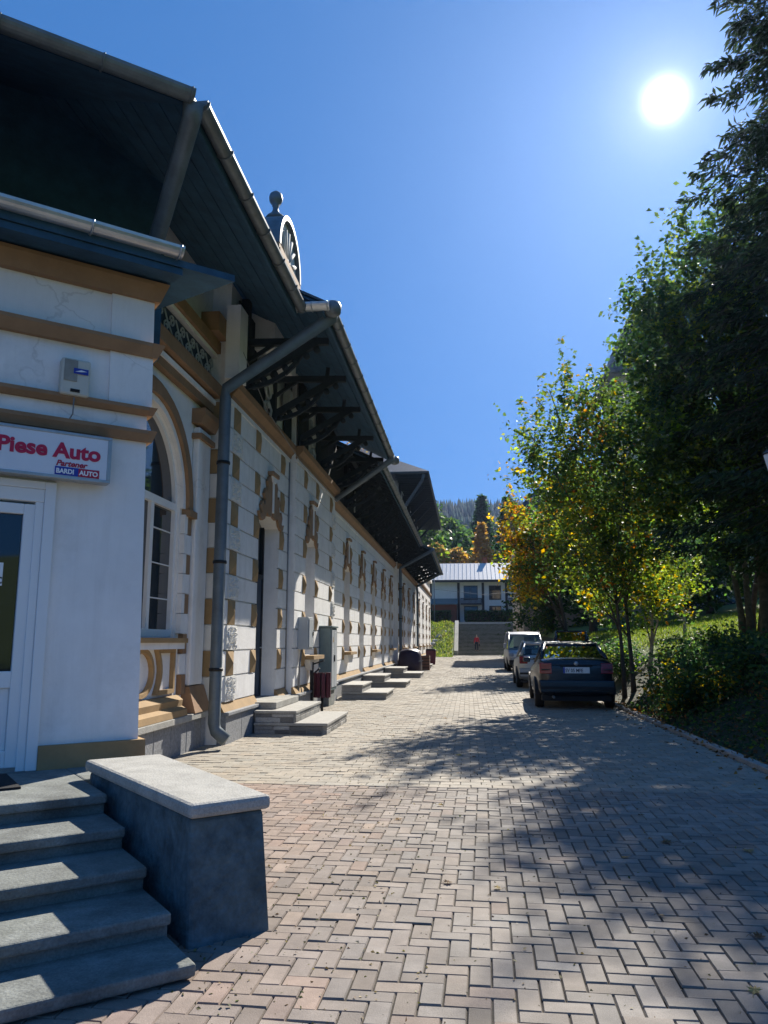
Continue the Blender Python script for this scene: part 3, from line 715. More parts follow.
for y in np.arange(38.6,52,2.2): bracket(float(y),-3.38,-1.75,5.95,z0=5.32)
for XF,ya,yb,z0 in ((-3.6,11.32,13.0,5.42),(-3.6,14.5,15.1,5.42),(-3.45,15.1,16.1,5.44),(-3.45,17.0,19.7,5.44),(-3.6,19.7,37.6,5.28),(-3.4,37.6,52,5.28)):
    b=MB(); y=ya
    while y<yb-.02:
        e=min(y+.16,yb); b.box(XF+.032,XF+.05+random.uniform(0,.006),y+.004,e-.004,z0,z0+1.45); y=e
    b.build('frieze_boarding','timber',B)
# pale carved boards and scroll ornament in the frieze
for y in (12.5,14.4,16.5,18.7):
    b=MB(); b.prism([(-.22,0),(.22,0),(.10,.42),(-.10,.42)],lambda u,v,ww:(ww,y+u,5.95+v),-3.535,-3.40); b.build('frieze_board','scroll',B)
for yy in (13.0,16.5,24,30,36):
    s=MB(); X=-3.38 if 15<yy<19.7 else -3.50
    for sd in (-1,1):
        s.tube([(X,yy+sd*r*cos(t),5.95+r*sin(t)) for r,t in [(.30*(1-i/20),sd*0+i*.55) for i in range(16)]],.022,6)
        s.tube([(X,yy+sd*.10,5.70),(X,yy+sd*.25,5.62),(X,yy+sd*.2,5.5)],.025,6)
    s.lathe([(.001,-.02),(.075,-.01),(.075,.03),(.03,.04)],(X,yy,5.66),12,axis='x')
    s.build('wall_scroll','scroll',B)
# chamfered end roof over the porch
EP=Vector((-2.4,5.98,6.21)); ed=Vector((-sin(radians(52)),-cos(radians(52)),0)); inn=Vector((-cos(radians(52)),sin(radians(52)),0))
FQ=EP+ed*7.0
b=MB()
R1=EP+Vector((-3.2,0,0))+Vector((0,1.9,1.6+.0)); 
up=.5
Pin=lambda p,k: p+inn*k+Vector((0,0,up*k))
# valley/hip line runs from the corner along the bisector
bis=(Vector((-1,0,0))+inn).normalized(); ck=bis.dot(inn)
hip=EP+bis*(5.0/ck)+Vector((0,0,up*5.0))
q=[EP,FQ,Pin(FQ,5.0),hip]
b.add([tuple(p) for p in q]+[tuple(p+Vector((0,0,.06))) for p in q],[(0,1,2,3),(7,6,5,4),(0,4,5,1),(1,5,6,2),(2,6,7,3),(3,7,4,0)])
# street side fill between hip and the first eave run
E2=Vector((-2.4,5.99,6.212)); q=[E2,Vector((-7.4,5.99,8.712)),hip+Vector((0.02,0,0))]
b.add([tuple(p) for p in q]+[tuple(p+Vector((0,0,.06))) for p in q],[(0,1,2),(5,4,3),(0,3,4,1),(1,4,5,2),(2,5,3,0)])
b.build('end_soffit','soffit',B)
b=MB()
q=[EP-inn*.04+Vector((0,0,.07)),FQ-inn*.04+Vector((0,0,.07)),Pin(FQ,5.0)+Vector((0,0,.1)),hip+Vector((0,0,.1))]
b.add([tuple(p) for p in q]+[tuple(p+Vector((0,0,.05))) for p in q],[(0,1,2,3),(7,6,5,4),(0,4,5,1),(1,5,6,2),(2,6,7,3),(3,7,4,0)]); b.build('roof','roof',B)
gutter(tuple(EP-inn*.10+Vector((0,0,.04))),tuple(FQ-inn*.10+Vector((0,0,.04))),.085)
# upper chamfer wall behind the porch roof
b=MB(A); b.box(-5.5,.62,-2.5,-2.02,4.6,8.0); b.build('end_wall','soffit',B)  # dark soffit colour stands in for deep shade on this wall
# wide sloping pipe from the gutter corner to the wall
b=MB(); b.tube([tuple(EP+Vector((.05,-.02,.02))),tuple(EP+Vector((.0,.06,-.10))),(-3.35,7.3,5.15),(-3.42,7.42,4.98)],[.10,.085,.08,.08],12); b.build('downpipe','zinc',B)
# pediment with ball finial
PX=-3.2; yc,zb,R=13.05,8.35,.86
b=MB(); b.box(PX-.5,PX,yc-.82,yc+.82,6.4,8.1); ped=b.build('pediment','plaster_smooth',B)
b=MB(); b.box(PX-.55,PX+.08,yc-.90,yc+.90,8.1,8.22); b.box(PX-.52,PX+.05,yc-.87,yc+.87,8.22,8.34); b.build('pediment_band','brown',ped)
b=MB(); n=20
b.px([(yc+(R-.09)*cos(pi*i/n),zb+(R-.09)*sin(pi*i/n)) for i in range(n+1)],PX-.42,PX-.03); b.build('lunette','plaster_smooth',ped)
b=MB()
for i in range(n):
    P=lambda r,t:(yc+r*cos(t),zb+r*sin(t))
    t0,t1=pi*i/n,pi*(i+1)/n
    b.px([P(R-.088,t0),P(R,t0),P(R,t1),P(R-.088,t1)],PX-.48,PX+.06)
b.build('arch_cap','zinc',ped)
b=MB()
for i in range(1,8):
    t=pi*i/8; b.tube([(PX-.01,yc+.12*cos(t),zb+.12*sin(t)),(PX-.01,yc+.62*cos(t),zb+.62*sin(t))],[.02,.045],6)
b.lathe([(.001,0),(.1,.0),(.08,.03),(.001,.04)],(PX-.03,yc,zb+.06),10,axis='x'); b.build('fan_relief','scroll',ped)
b=MB(); b.lathe([(.20,0),(.17,.06),(.10,.12),(.06,.18),(.05,.26),(.07,.28),(.05,.30),(.10,.34),(.125,.40),(.13,.45),(.11,.52),(.06,.565),(.001,.58)],(PX-.22,yc-.15,zb+R-.03),14); b.build('ball_finial','zinc',ped)
for sd in (-1,1):
    b=MB(); b.tube([(PX+.0,yc+sd*(.80-.3*sin(t)),6.9+1.0*t) for t in [i/8 for i in range(9)]],.05,6); b.build('pediment_volute','plaster',ped)

# downpipes from the eaves
def downpipe(yw,Xw,zw,Xe,ze,shoe=True,r=.07,zb=.12):
    b=MB(); p=[(Xe+.09,yw,ze+.02),(Xe+.09,yw,ze-.10),(Xw,yw,zw+.05),(Xw,yw,zw-.1),(Xw,yw,zb+.22)]
    if shoe: p+=[(Xw+.03,yw,zb+.12),(Xw+.18,yw,zb)]
    b.tube(p,[r*1.25,r*1.1]+[r]*(len(p)-2),14); dp=b.build('downpipe','pipe',B)
    c=MB()
    for z in (1.05,2.55,4.0): c.lathe([(r+.012,0),(r+.016,.02),(r+.012,.045)],(Xw,yw,z),14)
    c.build('pipe_collar','trim',dp)
    return dp
downpipe(10.62,-3.50,5.10,-2.0,6.30,r=.085)
b=MB(); b.tube([(-1.91,19.55,6.27),(-1.91,19.55,6.15),(-3.40,19.55,5.12)],[.09,.08,.07],12); b.build('downpipe','pipe',B)
downpipe(37.7,-3.25,5.0,-1.75,6.0,r=.075)
downpipe(50.5,-3.25,5.0,-1.75,6.0,r=.075)
# elbow heads at eave ends
for (x,y,z) in ((-1.88,10.45,6.28),(-1.86,19.9,6.25)):
    b=MB(); b.lathe([(.06,-.14),(.12,-.10),(.13,.0),(.11,.06)],(x,y,z),12); b.build('rainwater_head','zinc',B)
b=MB(); b.tube([(-3.56,15.04,.5),(-3.56,15.04,5.1)],.018,6); b.tube([(-3.40,11.1,5.9),(-3.38,12.5,5.4),(-3.36,15.05,5.12),(-3.3,19.5,5.05)],.008,5)
tag(b.build('wall_cable','cable'),'thin vertical cable clipped to the street wall between the first door and window','cable')
# ------------------------------------------------------------------ things along the street wall
def steps2(label,x0,xm,x1,y0,y1,h1,h2,tiled=False):
    t=thing('stone_steps',(x0+.4,y0+.5,0),label,'steps','stone steps at the street doors')
    def block(xa,xb,ya,yb,za,zb):
        m=MB(); c=(.9,.9,.9)
        m.box(xa,xb,ya,yb,za,zb-.045,0,c); m.box(xa,xb+.03,ya-.03,yb+.03,zb-.043,zb,0,(1.15,1.15,1.12))
        if tiled:
            zc=(za+zb)/2; za_=max(za,0)
            for za2,zb2 in ((za_,zc-.015),(zc-.005,zb-.05)):
                x=xa+.02
                while x<xb-.06:
                    e=min(x+random.uniform(.2,.42),xb-.01); k=random.choice((.4,.55,.9,1.3)); m.box(x,e-.012,ya-.014,ya-.001,za2,zb2,0,(k,k*1.02,k*1.05)); x=e
                y=ya+.02
                while y<yb-.06:
                    e=min(y+random.uniform(.2,.42),yb-.01); k=random.choice((.6,.9,1.2,1.5)); m.box(xb+.001,xb+.014,y,e-.012,za2,zb2,0,(k,k,k*.97)); y=e
        return m.build('step','tile',t,bevel=.006,attr=True)
    block(x0,x1,y0,y1,-.03,h1); block(x0,xm,y0+.02,y1-.02,h1+.002,h2)
    return t
steps2('mottled stone tiled steps below the first dark street door',-3.44,-2.78,-2.27,12.45,14.55,.175,.36,True)
m=MB(); m.box(-3.9,-3.15,12.72,14.42,.363,.47); tag(m.build('door_sill','stone',bevel=.008),'thick stone door sill above the mottled tiled steps','sill')
steps2('plain stone steps just beyond the litter bin and electrical cabinet',-3.25,-2.72,-2.1,20.0,21.9,.18,.37)
steps2('plain stone steps below the second street door, nearer than the dark purple bundle',-3.44,-2.72,-2.02,25.4,27.3,.18,.38)
steps2('plain stone steps beside the dark purple bundle',-3.44,-2.66,-1.95,32.1,34.2,.2,.4)
steps2('farthest small stone steps of the row beyond the brown crate',-3.23,-2.7,-2.1,44.0,46.0,.2,.4)
# meter box
t=thing('meter_box',(-3.45,15.85,1.5),'pale wall mounted meter box beside the wall cable','meter box')
m=MB(); m.box(-3.42,-3.20,15.45,15.95,1.30,1.95); m.build('housing','meter',t,bevel=.012)
m=MB(); m.box(-3.198,-3.188,15.50,15.90,1.34,1.91); m.build('door_panel','meter',t,bevel=.004)
m=MB(); m.box(-3.186,-3.17,15.84,15.88,1.58,1.66); m.build('latch','black',t)
m=MB(); m.tube([(-3.36,15.6,1.3),(-3.38,15.5,1.0),(-3.38,15.45,.45)],.02,6); m.build('conduit','cable',t)
# electrical cabinet
t=thing('electrical_cabinet',(-3.2,18.0,0),'tall grey green electrical cabinet against the street wall','cabinet')
m=MB(); m.box(-3.418,-3.14,17.75,18.55,.35,1.78); m.build('housing','green_metal',t,bevel=.012)
m=MB(); m.box(-3.418,-3.18,17.78,18.52,0,.345); m.build('pedestal','concrete',t,bevel=.01)
m=MB(); m.box(-3.138,-3.125,17.8,18.14,.42,1.72); m.build('door_panel','meter',t,bevel=.004)
m=MB(); m.box(-3.138,-3.125,18.16,18.5,.42,1.72); m.build('door_panel','meter',t,bevel=.004)
m=MB(); m.box(-3.124,-3.10,18.10,18.13,1.0,1.15); m.build('handle','black',t)
m=MB(); m.px([(17.9,1.45),(18.02,1.45),(17.96,1.57)],-3.124,-3.12); m.build('warning_mark','gold',t)
m=MB(); m.box(-3.419,-3.11,17.72,18.58,1.782,1.82); m.build('cap','green_metal',t,bevel=.006)
# litter bin with maroon slats on a black post
t=thing('litter_bin',(-3.08,16.4,0),'maroon slatted litter bin hung on a black iron post','bin')
m=MB()
for i in range(10):
    a=2*pi*i/10; x,y=-3.08+.165*cos(a),16.4+.165*sin(a); dx,dy=-sin(a)*.037,cos(a)*.037; ox,oy=cos(a)*.014,sin(a)*.014
    m.hexa([(x-dx-ox,y-dy-oy,.30),(x+dx-ox,y+dy-oy,.30),(x+dx+ox,y+dy+oy,.30),(x-dx+ox,y-dy+oy,.30)],[(x-dx-ox,y-dy-oy,.81),(x+dx-ox,y+dy-oy,.81),(x+dx+ox,y+dy+oy,.81),(x-dx+ox,y-dy+oy,.81)])
m.build('slats','maroon',t)
m=MB(); m.lathe([(.142,.32),(.145,.80),(.132,.80),(.13,.34)],(-3.08,16.4,0),18); m.build('liner','ironblack',t)
m=MB(); m.box(-3.34,-3.27,16.36,16.44,-.01,1.03); m.box(-3.28,-2.90,16.38,16.42,.56,.60); m.bar((-3.30,16.4,.98),(-3.05,16.4,1.06),.06,.03); m.bar((-3.30,16.4,.76),(-3.14,16.4,.90),.04,.03); m.build('post','ironblack',t)
m=MB(); m.tube([(-3.08,16.4,.0),(-3.08,16.4,.32)],.03,8); m.build('foot','ironblack',t)
# covered dark bundle and crate near the far doors
t=thing('covered_bin',(-2.9,37.2,0),'dark purple sheet draped over a bulky bin by the street wall','bin')
m=MB(); n=14
prof=[(.62,0),(.60,.5),(.56,.85),(.50,1.02),(.30,1.10),(.001,1.12)]
m.lathe([(r*1.0,z) for r,z in prof],(-2.75,37.0,0),n)
for i,v in enumerate(m.v):
    x,y,z=v; a=atan2(y-37.0,x+2.75); k=1+.05*sin(5*a)+.02*sin(11*a); sq=1/max(abs(cos(a)),abs(sin(a)))**.5
    m.v[i]=(-2.75+(x+2.75)*k*sq*.95,37.0+(y-37.0)*k*sq,z*(1+.03*sin(3*a)))
m.build('cover','purple',t)
m=MB(); m.box(-2.5,-2.2,36.5,36.62,.55,.58); m.tube([(-2.2,36.56,.565),(-2.1,36.56,.60)],.02,6); m.build('handle','zinc',t)
m=MB()
for x in (-3.1,-2.4): m.lathe([(.08,-.03),(.08,.03)],(x,36.4,.08),12,axis='x')
m.build('wheels','black',t)
t=thing('wooden_crate',(-2.4,41,0),'brown wooden crate standing past the dark purple bundle','crate')
m=MB()
for k in range(5): m.box(-2.65,-2.0,40.7,40.72,.02+k*.15,.14+k*.15); m.box(-2.65,-2.0,41.28,41.3,.02+k*.15,.14+k*.15); m.box(-2.02,-2.0,40.72,41.28,.02+k*.15,.14+k*.15); m.box(-2.65,-2.63,40.72,41.28,.02+k*.15,.14+k*.15)
m.build('slats','cardboard',t)
m=MB()
for x in (-2.62,-2.07): 
    for y in (40.735,41.22): m.box(x,x+.04,y,y+.04,0,.80)
m.build('posts','cardboard',t)
m=MB(); m.box(-2.63,-2.02,40.73,41.27,.02,.72); m.build('contents','trim',t)
t=thing('wheeled_bin',(-2.2,47.6,0),'small dark wheeled bin beyond the farthest stone steps','bin')
m=MB(); m.hexa([(-2.5,47.3,.1),(-2.0,47.3,.1),(-2.0,47.8,.1),(-2.5,47.8,.1)],[(-2.56,47.24,.95),(-1.94,47.24,.95),(-1.94,47.86,.95),(-2.56,47.86,.95)]); m.build('body','maroon',t,bevel=.03)
m=MB(); m.hexa([(-2.58,47.2,.952),(-1.92,47.2,.952),(-1.92,47.88,.952),(-2.58,47.88,.952)],[(-2.5,47.3,1.05),(-2.0,47.3,1.05),(-2.0,47.8,1.03),(-2.5,47.8,1.03)]); m.build('lid','trim',t,bevel=.02)
m=MB()
for y in (47.35,47.75): m.lathe([(.09,-.03),(.09,.03)],(-2.5,y,.09),10,axis='y')
m.build('wheels','black',t)

# ------------------------------------------------------------------ cars (local: x to the right, y forward, rear at y=0)
def make_car(name,label,paint,kind='sedan',L=4.45,W=1.74,Hh=1.42,plate=None,group=None,flip=False):
    t=local_thing(name,(0,0,0),label,'van' if kind=='van' else 'car',group)
    hw=W/2
    # stations along y: (y, sill z, belt z, half width at belt)
    if kind=='sedan':
        belt=[(0,.42,.98,.80),(.05,.30,1.07,.88),(.35,.24,1.10,.94),(.75,.2,1.09,.98),(1.4,.19,1.02,1.0),(2.6,.19,.94,1.0),(3.2,.2,.91,.98),(3.9,.24,.82,.93),(4.3,.30,.70,.82),(4.45,.42,.58,.70)]
        cab=[(.60,1.08,.82),(1.15,1.38,.68),(1.6,Hh,.64),(2.2,Hh-.005,.65),(2.65,Hh-.10,.68),(3.35,.90,.80)]
    elif kind=='hatch':
        belt=[(0,.40,.92,.82),(.06,.28,1.02,.90),(.3,.22,1.04,.95),(.75,.2,1.02,.98),(1.4,.19,1.0,1.0),(2.4,.19,.97,1.0),(3.0,.2,.95,.98),(3.6,.24,.86,.93),(3.95,.30,.72,.82),(4.1,.42,.60,.70)]
        cab=[(.12,1.02,.82),(.45,1.38,.66),(1.0,Hh,.66),(1.9,Hh,.66),(2.4,Hh-.10,.68),(3.05,.95,.82)]
    else:
        belt=[(0,.45,1.05,.90),(.06,.30,1.12,.97),(.4,.26,1.14,1.0),(1.2,.25,1.14,1.0),(2.6,.25,1.14,1.0),(3.6,.25,1.12,1.0),(4.2,.26,1.06,.98),(4.55,.30,.96,.94),(4.72,.36,.86,.88),(4.8,.46,.74,.80)]
        cab=[(.06,1.14,.92),(.22,1.80,.84),(.5,Hh,.80),(2.6,Hh,.80),(3.25,Hh-.05,.81),(3.5,Hh-.14,.82),(4.2,1.06,.92)]
    sc=L/belt[-1][0]
    belt=[(y*sc,a,b,c) for y,a,b,c in belt]; cab=[(y*sc,z,c) for y,z,c in cab]
    m=MB(); ring=[]
    for y,zs,zb,k in belt:
        w=hw*k; h=zb-zs
        half=[(0,zs),(w*.88,zs),(w*.97,zs+.10*h),(w*1.0,zs+.40*h),(w*1.01,zs+.60*h),(w*.985,zs+.85*h),(w*.93,zs+.965*h),(w*.80,zb),(w*.45,zb+.018),(0,zb+.025)]
        full=[(-x,y,z) for x,z in half[::-1]]+[(x,y,z) for x,z in half[1:-1]]
        ring.append(full)
    n=len(ring[0]); m.add([p for r_ in ring for p in r_],[(i*n+j,i*n+(j+1)%n,(i+1)*n+(j+1)%n,(i+1)*n+j) for i in range(len(ring)-1) for j in range(n)]+[tuple(range(n)),tuple(range((len(ring)-1)*n,len(ring)*n))[::-1]],0,True)
    # wheel arches punched as dark liners set into the side
    body=m.build('body',paint,t)
    sd=body.modifiers.new('sub','SUBSURF'); sd.levels=1; sd.render_levels=1
    # cabin: roof shell + pillars, glass between
    def cabpt(i,s):
        y,z,k=cab[i]; return (s*hw*k,y,z)
    r=MB(); g={'rear':MB(),'side':MB(),'front':MB()}
    N_=len(cab)
    ri=[i for i in range(N_) if cab[i][1]>Hh-.16]
    a,b=ri[0],ri[-1]
    # roof skin with crown
    vs=[];fs=[]
    for i in range(a,b+1):
        y,z,k=cab[i]
        for s in (-1,-.6,0,.6,1): vs.append((s*hw*k*(1 if abs(s)<1 else 1.0),y,z+.03*(1-s*s)))
    for i in range(b-a):
        for j in range(4): fs.append((i*5+j,i*5+j+1,(i+1)*5+j+1,(i+1)*5+j))
    r.add(vs,fs,0,True)
    pr=.035
    for s in (-1,1):
        for i in range(a,b): r.tube([cabpt(i,s),cabpt(i+1,s)],pr,8)
        ys0,ys1=cab[0],cab[-1]
        for i in range(0,a): r.tube([cabpt(i,s),cabpt(i+1,s)],[pr*1.5,pr*1.1],8)
        for i in range(b,N_-1): r.tube([cabpt(i,s),cabpt(i+1,s)],[pr,pr*1.2],8)
        # side belt line and middle pillar
        zb=lambda y: np.interp(y,[q[0] for q in belt],[q[2] for q in belt])
        ym=(cab[a][0]+cab[b][0])/2+.05
        km=np.interp(ym,[q[0] for q in cab],[q[2] for q in cab]); zm=np.interp(ym,[q[0] for q in cab],[q[1] for q in cab])
        r.tube([(s*hw*.90,ym-.05,zb(ym)-.02),(s*hw*km,ym,zm)],.04,8)
    r.tube([cabpt(a,-1),cabpt(a,1)],pr,8); r.tube([cabpt(b,-1),cabpt(b,1)],pr,8)
    r.build('roof',paint,t)
    gl=MB(); gl.add([cabpt(0,-1)]+[cabpt(i,-1) for i in range(1,a+1)]+[cabpt(i,1) for i in range(a,0,-1)]+[cabpt(0,1)],[tuple(range(2*a+2))]); gl.build('rear_window','carglass',t,recalc=False)
    gl=MB(); gl.add([cabpt(i,-1) for i in range(b,N_)]+[cabpt(i,1) for i in range(N_-1,b-1,-1)],[tuple(range(2*(N_-b)))]); gl.build('windscreen','carglass',t,recalc=False)
    for s in (-1,1):
        gl=MB(); top=[cabpt(i,s) for i in range(N_)]; gl.add(top+[(s*hw*.90,cab[-1][0],zb(cab[-1][0])-.03),(s*hw*.93,(cab[0][0]+cab[-1][0])/2,zb(2*sc)-.03),(s*hw*.88,cab[0][0],zb(cab[0][0])-.03)],[tuple(range(N_+3))]); gl.build('side_window','carglass',t,recalc=False)
    # interior
    it=MB(); base=.55
    for s in (-1,1):
        it.box(s*.36-.22,s*.36+.22,1.95*sc,2.10*sc,.6,1.02); it.box(s*.36-.11,s*.36+.11,1.95*sc,2.04*sc,1.03,1.22)
    it.box(-hw*.78,hw*.78,1.0*sc,1.12*sc,.6,1.06); it.box(-hw*.8,hw*.8,2.95*sc,3.1*sc,.7,.93)
    it.build('seats','seat',t)
    # wheels
    wr=.305 if kind!='van' else .33; ya,yb=(.80*sc,3.52*sc) if kind=='sedan' else ((.72*sc,3.2*sc) if kind=='hatch' else (.95*sc,3.85*sc))
    for s in (-1,1):
        for y in (ya,yb):
            m=MB(); xw=s*(hw-.10)
            m.lathe([(wr*.62,-.095),(wr*.93,-.095),(wr,-.06),(wr,.06),(wr*.93,.095),(wr*.62,.095)],(xw,y,wr),22,axis='x'); wh=m.build('wheel','tyre',t)
            m=MB(); m.lathe([(wr*.64,-.07),(wr*.64,.07)],(xw,y,wr),18,axis='x')
            for q in range(5):
                aa=2*pi*q/5; m.bar((xw+s*.085,y,wr),(xw+s*.085,y+wr*.58*cos(aa),wr+wr*.58*sin(aa)),.05,.02)
            m.build('rim','rim',wh)
            # arch liner
            m=MB(); k=10; arc=[(y+(wr+.07)*cos(pi*q/k),wr+(wr+.07)*sin(pi*q/k)) for q in range(k+1)]
            m.px(arc,s*(hw*.62),s*(hw*1.008)); m.build('wheel_arch','trim',t)
    # rear details
    zt=belt[1][2]
    if kind!='van':
        m=MB(); m.prism([(-hw*.90,.36),(hw*.90,.36),(hw*.93,.45),(hw*.93,.63),(-hw*.93,.63),(-hw*.93,.45)],lambda u,v,w_:(u,w_+.06*abs(u/hw)**3,v),-.07,.12); m.build('rear_bumper',paint,t,bevel=.03)
        m=MB(); m.box(-hw*.9,hw*.9,-.075,-.066,.44,.50); m.build('bumper_strip','trim',t)
        for s in (-1,1):
            m=MB(); w0,w1=hw*.60,hw*.90
            m.hexa([(s*w0,-.03,.77),(s*w1,.03,.77),(s*w1,.12,.77),(s*w0,.1,.77)],[(s*w0,0,1.0),(s*w1,.06,1.0),(s*w1,.15,1.0),(s*w0,.1,1.0)]); m.build('tail_light','taillight',t,bevel=.015)
            m=MB(); m.box(s*hw*.66,s*hw*.86,-.03,.03,.845,.865); m.build('lens_strip','trim',t)
        m=MB(); m.box(-.28,.28,-.022,-.006,.78,.91); pl=m.build('licence_plate','plate',t,bevel=.004)
        m=MB(); m.box(-.28,-.245,-.024,-.0225,.782,.908); m.build('plate_band','blue',pl)
        if plate:
            ob=text_part(plate,.105,Matrix(((1,0,0,-.235),(0,0,-1,-.0235),(0,1,0,.805),(0,0,0,1))),'plate_ink',pl,'plate_number',.001,.0015,0,.82)
        m=MB(); m.box(-hw*.62,hw*.62,-.01,.035,zt-.12,zt-.105); m.box(-.34,.34,-.016,.02,.92,.945); m.build('boot_trim','trim',t)
        m=MB(); m.tube([(-.5,-.06,.27),(-.5,.2,.27)],.03,8); m.build('exhaust','zinc',t)
        m=MB(); m.lathe([(.045,0),(.045,.01)],(0,-.02,zt-.08),14,axis='y'); m.build('badge','zinc_light',t)
    else:   # front end faces +y; lights on the nose
        for s in (-1,1):
            m=MB(); m.box(s*hw*.46,s*hw*.86,L-.17,L-.015,.70,.90); m.build('headlight','headlight',t,bevel=.03)
        m=MB(); m.box(-hw*.44,hw*.44,L-.12,L-.01,.72,.88); m.build('grille','trim',t)
        m=MB(); m.box(-hw*.92,hw*.92,L-.22,L+.05,.34,.58); m.build('front_bumper','trim',t,bevel=.04)
        m=MB(); m.box(-.26,.26,L+.051,L+.062,.42,.53); m.build('licence_plate','plate',t)
        m=MB(); m.box(-hw*.8,hw*.8,-.03,.02,.5,1.0); m.build('rear_door',paint,t)
    m=MB(); m.box(-hw*.85,hw*.85,.2,L-.2,.18,.3); m.build('underbody','trim',t)
    for s in (-1,1):
        ym=cab[-1][0]-.30; m=MB(); m.box(s*hw*.98,s*(hw+.16),ym,ym+.09,.94 if kind!='van' else 1.15,1.07 if kind!='van' else 1.38); m.build('wing_mirror',paint,t,bevel=.025)
    return t
car=make_car('parked_car','dark blue saloon nearest the camera, seen from behind with a white number plate','carblue','sedan',4.45,1.74,1.43,'SV 05 MFE','cars parked along the kerb')
car.location=(2.33,17.4,0); car.rotation_euler=(0,0,radians(-2))
car2=make_car('parked_car','silver hatchback between the dark blue saloon and the pale van','carsilver','hatch',4.1,1.70,1.46,'SV 11 TRN','cars parked along the kerb')
car2.location=(2.38,25.2,0); car2.rotation_euler=(0,0,radians(-1))
car3=make_car('parked_car','black hatchback with a high roof showing behind the dark blue saloon','carblack','hatch',4.3,1.8,1.76,None,'cars parked along the kerb')
car3.location=(4.05,31.5,.12); car3.rotation_euler=(0,0,radians(-8))
van=make_car('parked_van','pale grey van facing the camera at the head of the parked row','carwhite','van',4.8,1.86,1.95,None,'cars parked along the kerb')
van.location=(2.85,43.6,0); van.rotation_euler=(0,0,radians(180))
lot=make_car('parked_car','dark car parked under the trees beyond the sunny lawn','carblack','hatch',4.1,1.7,1.46,None)
lot.location=(15.2,57,terrain(15.2,57)+.06); lot.rotation_euler=(0,0,radians(-70))
red=make_car('parked_car','red car parked on the terrace by the pale house','carred','hatch',4.1,1.7,1.5,None)
red.location=(13.2,97.5,3.64); red.rotation_euler=(0,0,radians(95))

# ------------------------------------------------------------------ far staircase, terrace house
T=thing('stone_staircase',(4.5,90,0),'broad flight of stone steps climbing to the pale house at the end of the street','staircase')
NS=24
m=MB()
for i in range(NS):
    m.box(-1.1,11.5,86.0+i*.36,95.2,-.1 if i==0 else .15*i-.02,.15*(i+1)-.035); m.box(-1.1,11.5,85.96+i*.36,86.4+i*.36,.15*(i+1)-.034,.15*(i+1),1)
m.build('steps',['step_dark','stone'],T)  # risers carry the painted shade; paler slabs draw the tread edges
m=MB(); m.hexa([(-1.55,85.6,-.1),(-1.1,85.6,-.1),(-1.1,95.2,-.1),(-1.55,95.2,-.1)],[(-1.55,85.6,.5),(-1.1,85.6,.5),(-1.1,95.2,4.05),(-1.55,95.2,4.05)]); m.build('side_wall','coping',T,bevel=.03)
m=MB(); m.hexa([(11.5,85.6,-.1),(11.95,85.6,-.1),(11.95,95.2,-.1),(11.5,95.2,-.1)],[(11.5,85.6,.5),(11.95,85.6,.5),(11.95,95.2,4.05),(11.5,95.2,4.05)]); m.build('side_wall','coping',T,bevel=.03)
m=MB(); m.box(-1.5,11.9,95.22,95.7,3.55,3.85); m.build('landing_edge','coping',T)
# grassy bank left of the stairs with pale boulders
m=MB()
nx,ny=10,14; vs=[];fs=[]
for j in range(ny):
    for i in range(nx):
        x=-6.5+4.9*i/(nx-1); y=76+19.6*j/(ny-1); v=j/(ny-1); z=3.95*smooth01(v*1.05)*(1-.10*(i/(nx-1)))+.25*sin(i*1.3+j*.9)*(.3+v*.4)
        z*= smooth01((i+.0)/1.2) if y<77 else 1
        vs.append((x,y,max(z,-.05) if j else -.08))
for j in range(ny-1):
    for i in range(nx-1): fs.append((j*nx+i,j*nx+i+1,(j+1)*nx+i+1,(j+1)*nx+i))
m.add(vs,fs,0,True); m.add([vs[j*nx+nx-1] for j in range(ny)]+[(vs[j*nx+nx-1][0],vs[j*nx+nx-1][1],-.1) for j in range(ny)],[(j,j+1,ny+j+1,ny+j) for j in range(ny-1)])
tag(m.build('grass_bank','lawn'),'steep grassy bank between the long building and the far steps','bank',kind='structure')
def rock(x,y,z,r,label):
    m=MB(); bm=bmesh.new(); bmesh.ops.create_icosphere(bm,subdivisions=2,radius=1)
    k=[random.uniform(.75,1.2) for _ in range(3)]; ph=random.uniform(0,6)
    vs=[(v.co.x*r*k[0]*(1+.18*sin(5*v.co.z+ph)),v.co.y*r*k[1]*(1+.15*sin(4*v.co.x+ph)),v.co.z*r*k[2]*(1+.15*cos(6*v.co.y+ph))) for v in bm.verts]; fs=[[v.index for v in f.verts] for f in bm.faces]; bm.free()
    m.add(vs,fs,0,False); o=m.build('boulder','rock'); o.location=(x,y,z); tag(o,label,'boulder','pale boulders on the grassy bank')
for i in range(9): rock(-4.7+.25*i+random.uniform(-.1,.1),76.6+1.5*i+random.uniform(-.3,.3),.1+.28*i,.36+random.uniform(-.1,.15),'pale boulder set into the grassy bank left of the far steps')
Hs=thing('terrace_house',(3,106,3.6),'pale house with dark posts and light metal roof on the terrace above the far steps','house')
HX0,HX1,HY,HZ=-5.0,14.5,104.0,3.55
m=MB(); m.box(HX0,HX1,HY,HY+7,HZ,9.4); m.build('wall','house',Hs)
m=MB(); m.hexa([(HX0-.6,HY-1.0,9.42),(HX1+.6,HY-1.0,9.42),(HX1+.6,HY+4,12.15),(HX0-.6,HY+4,12.15)],[(HX0-.6,HY-1.0,9.56),(HX1+.6,HY-1.0,9.56),(HX1+.6,HY+4,12.3),(HX0-.6,HY+4,12.3)])
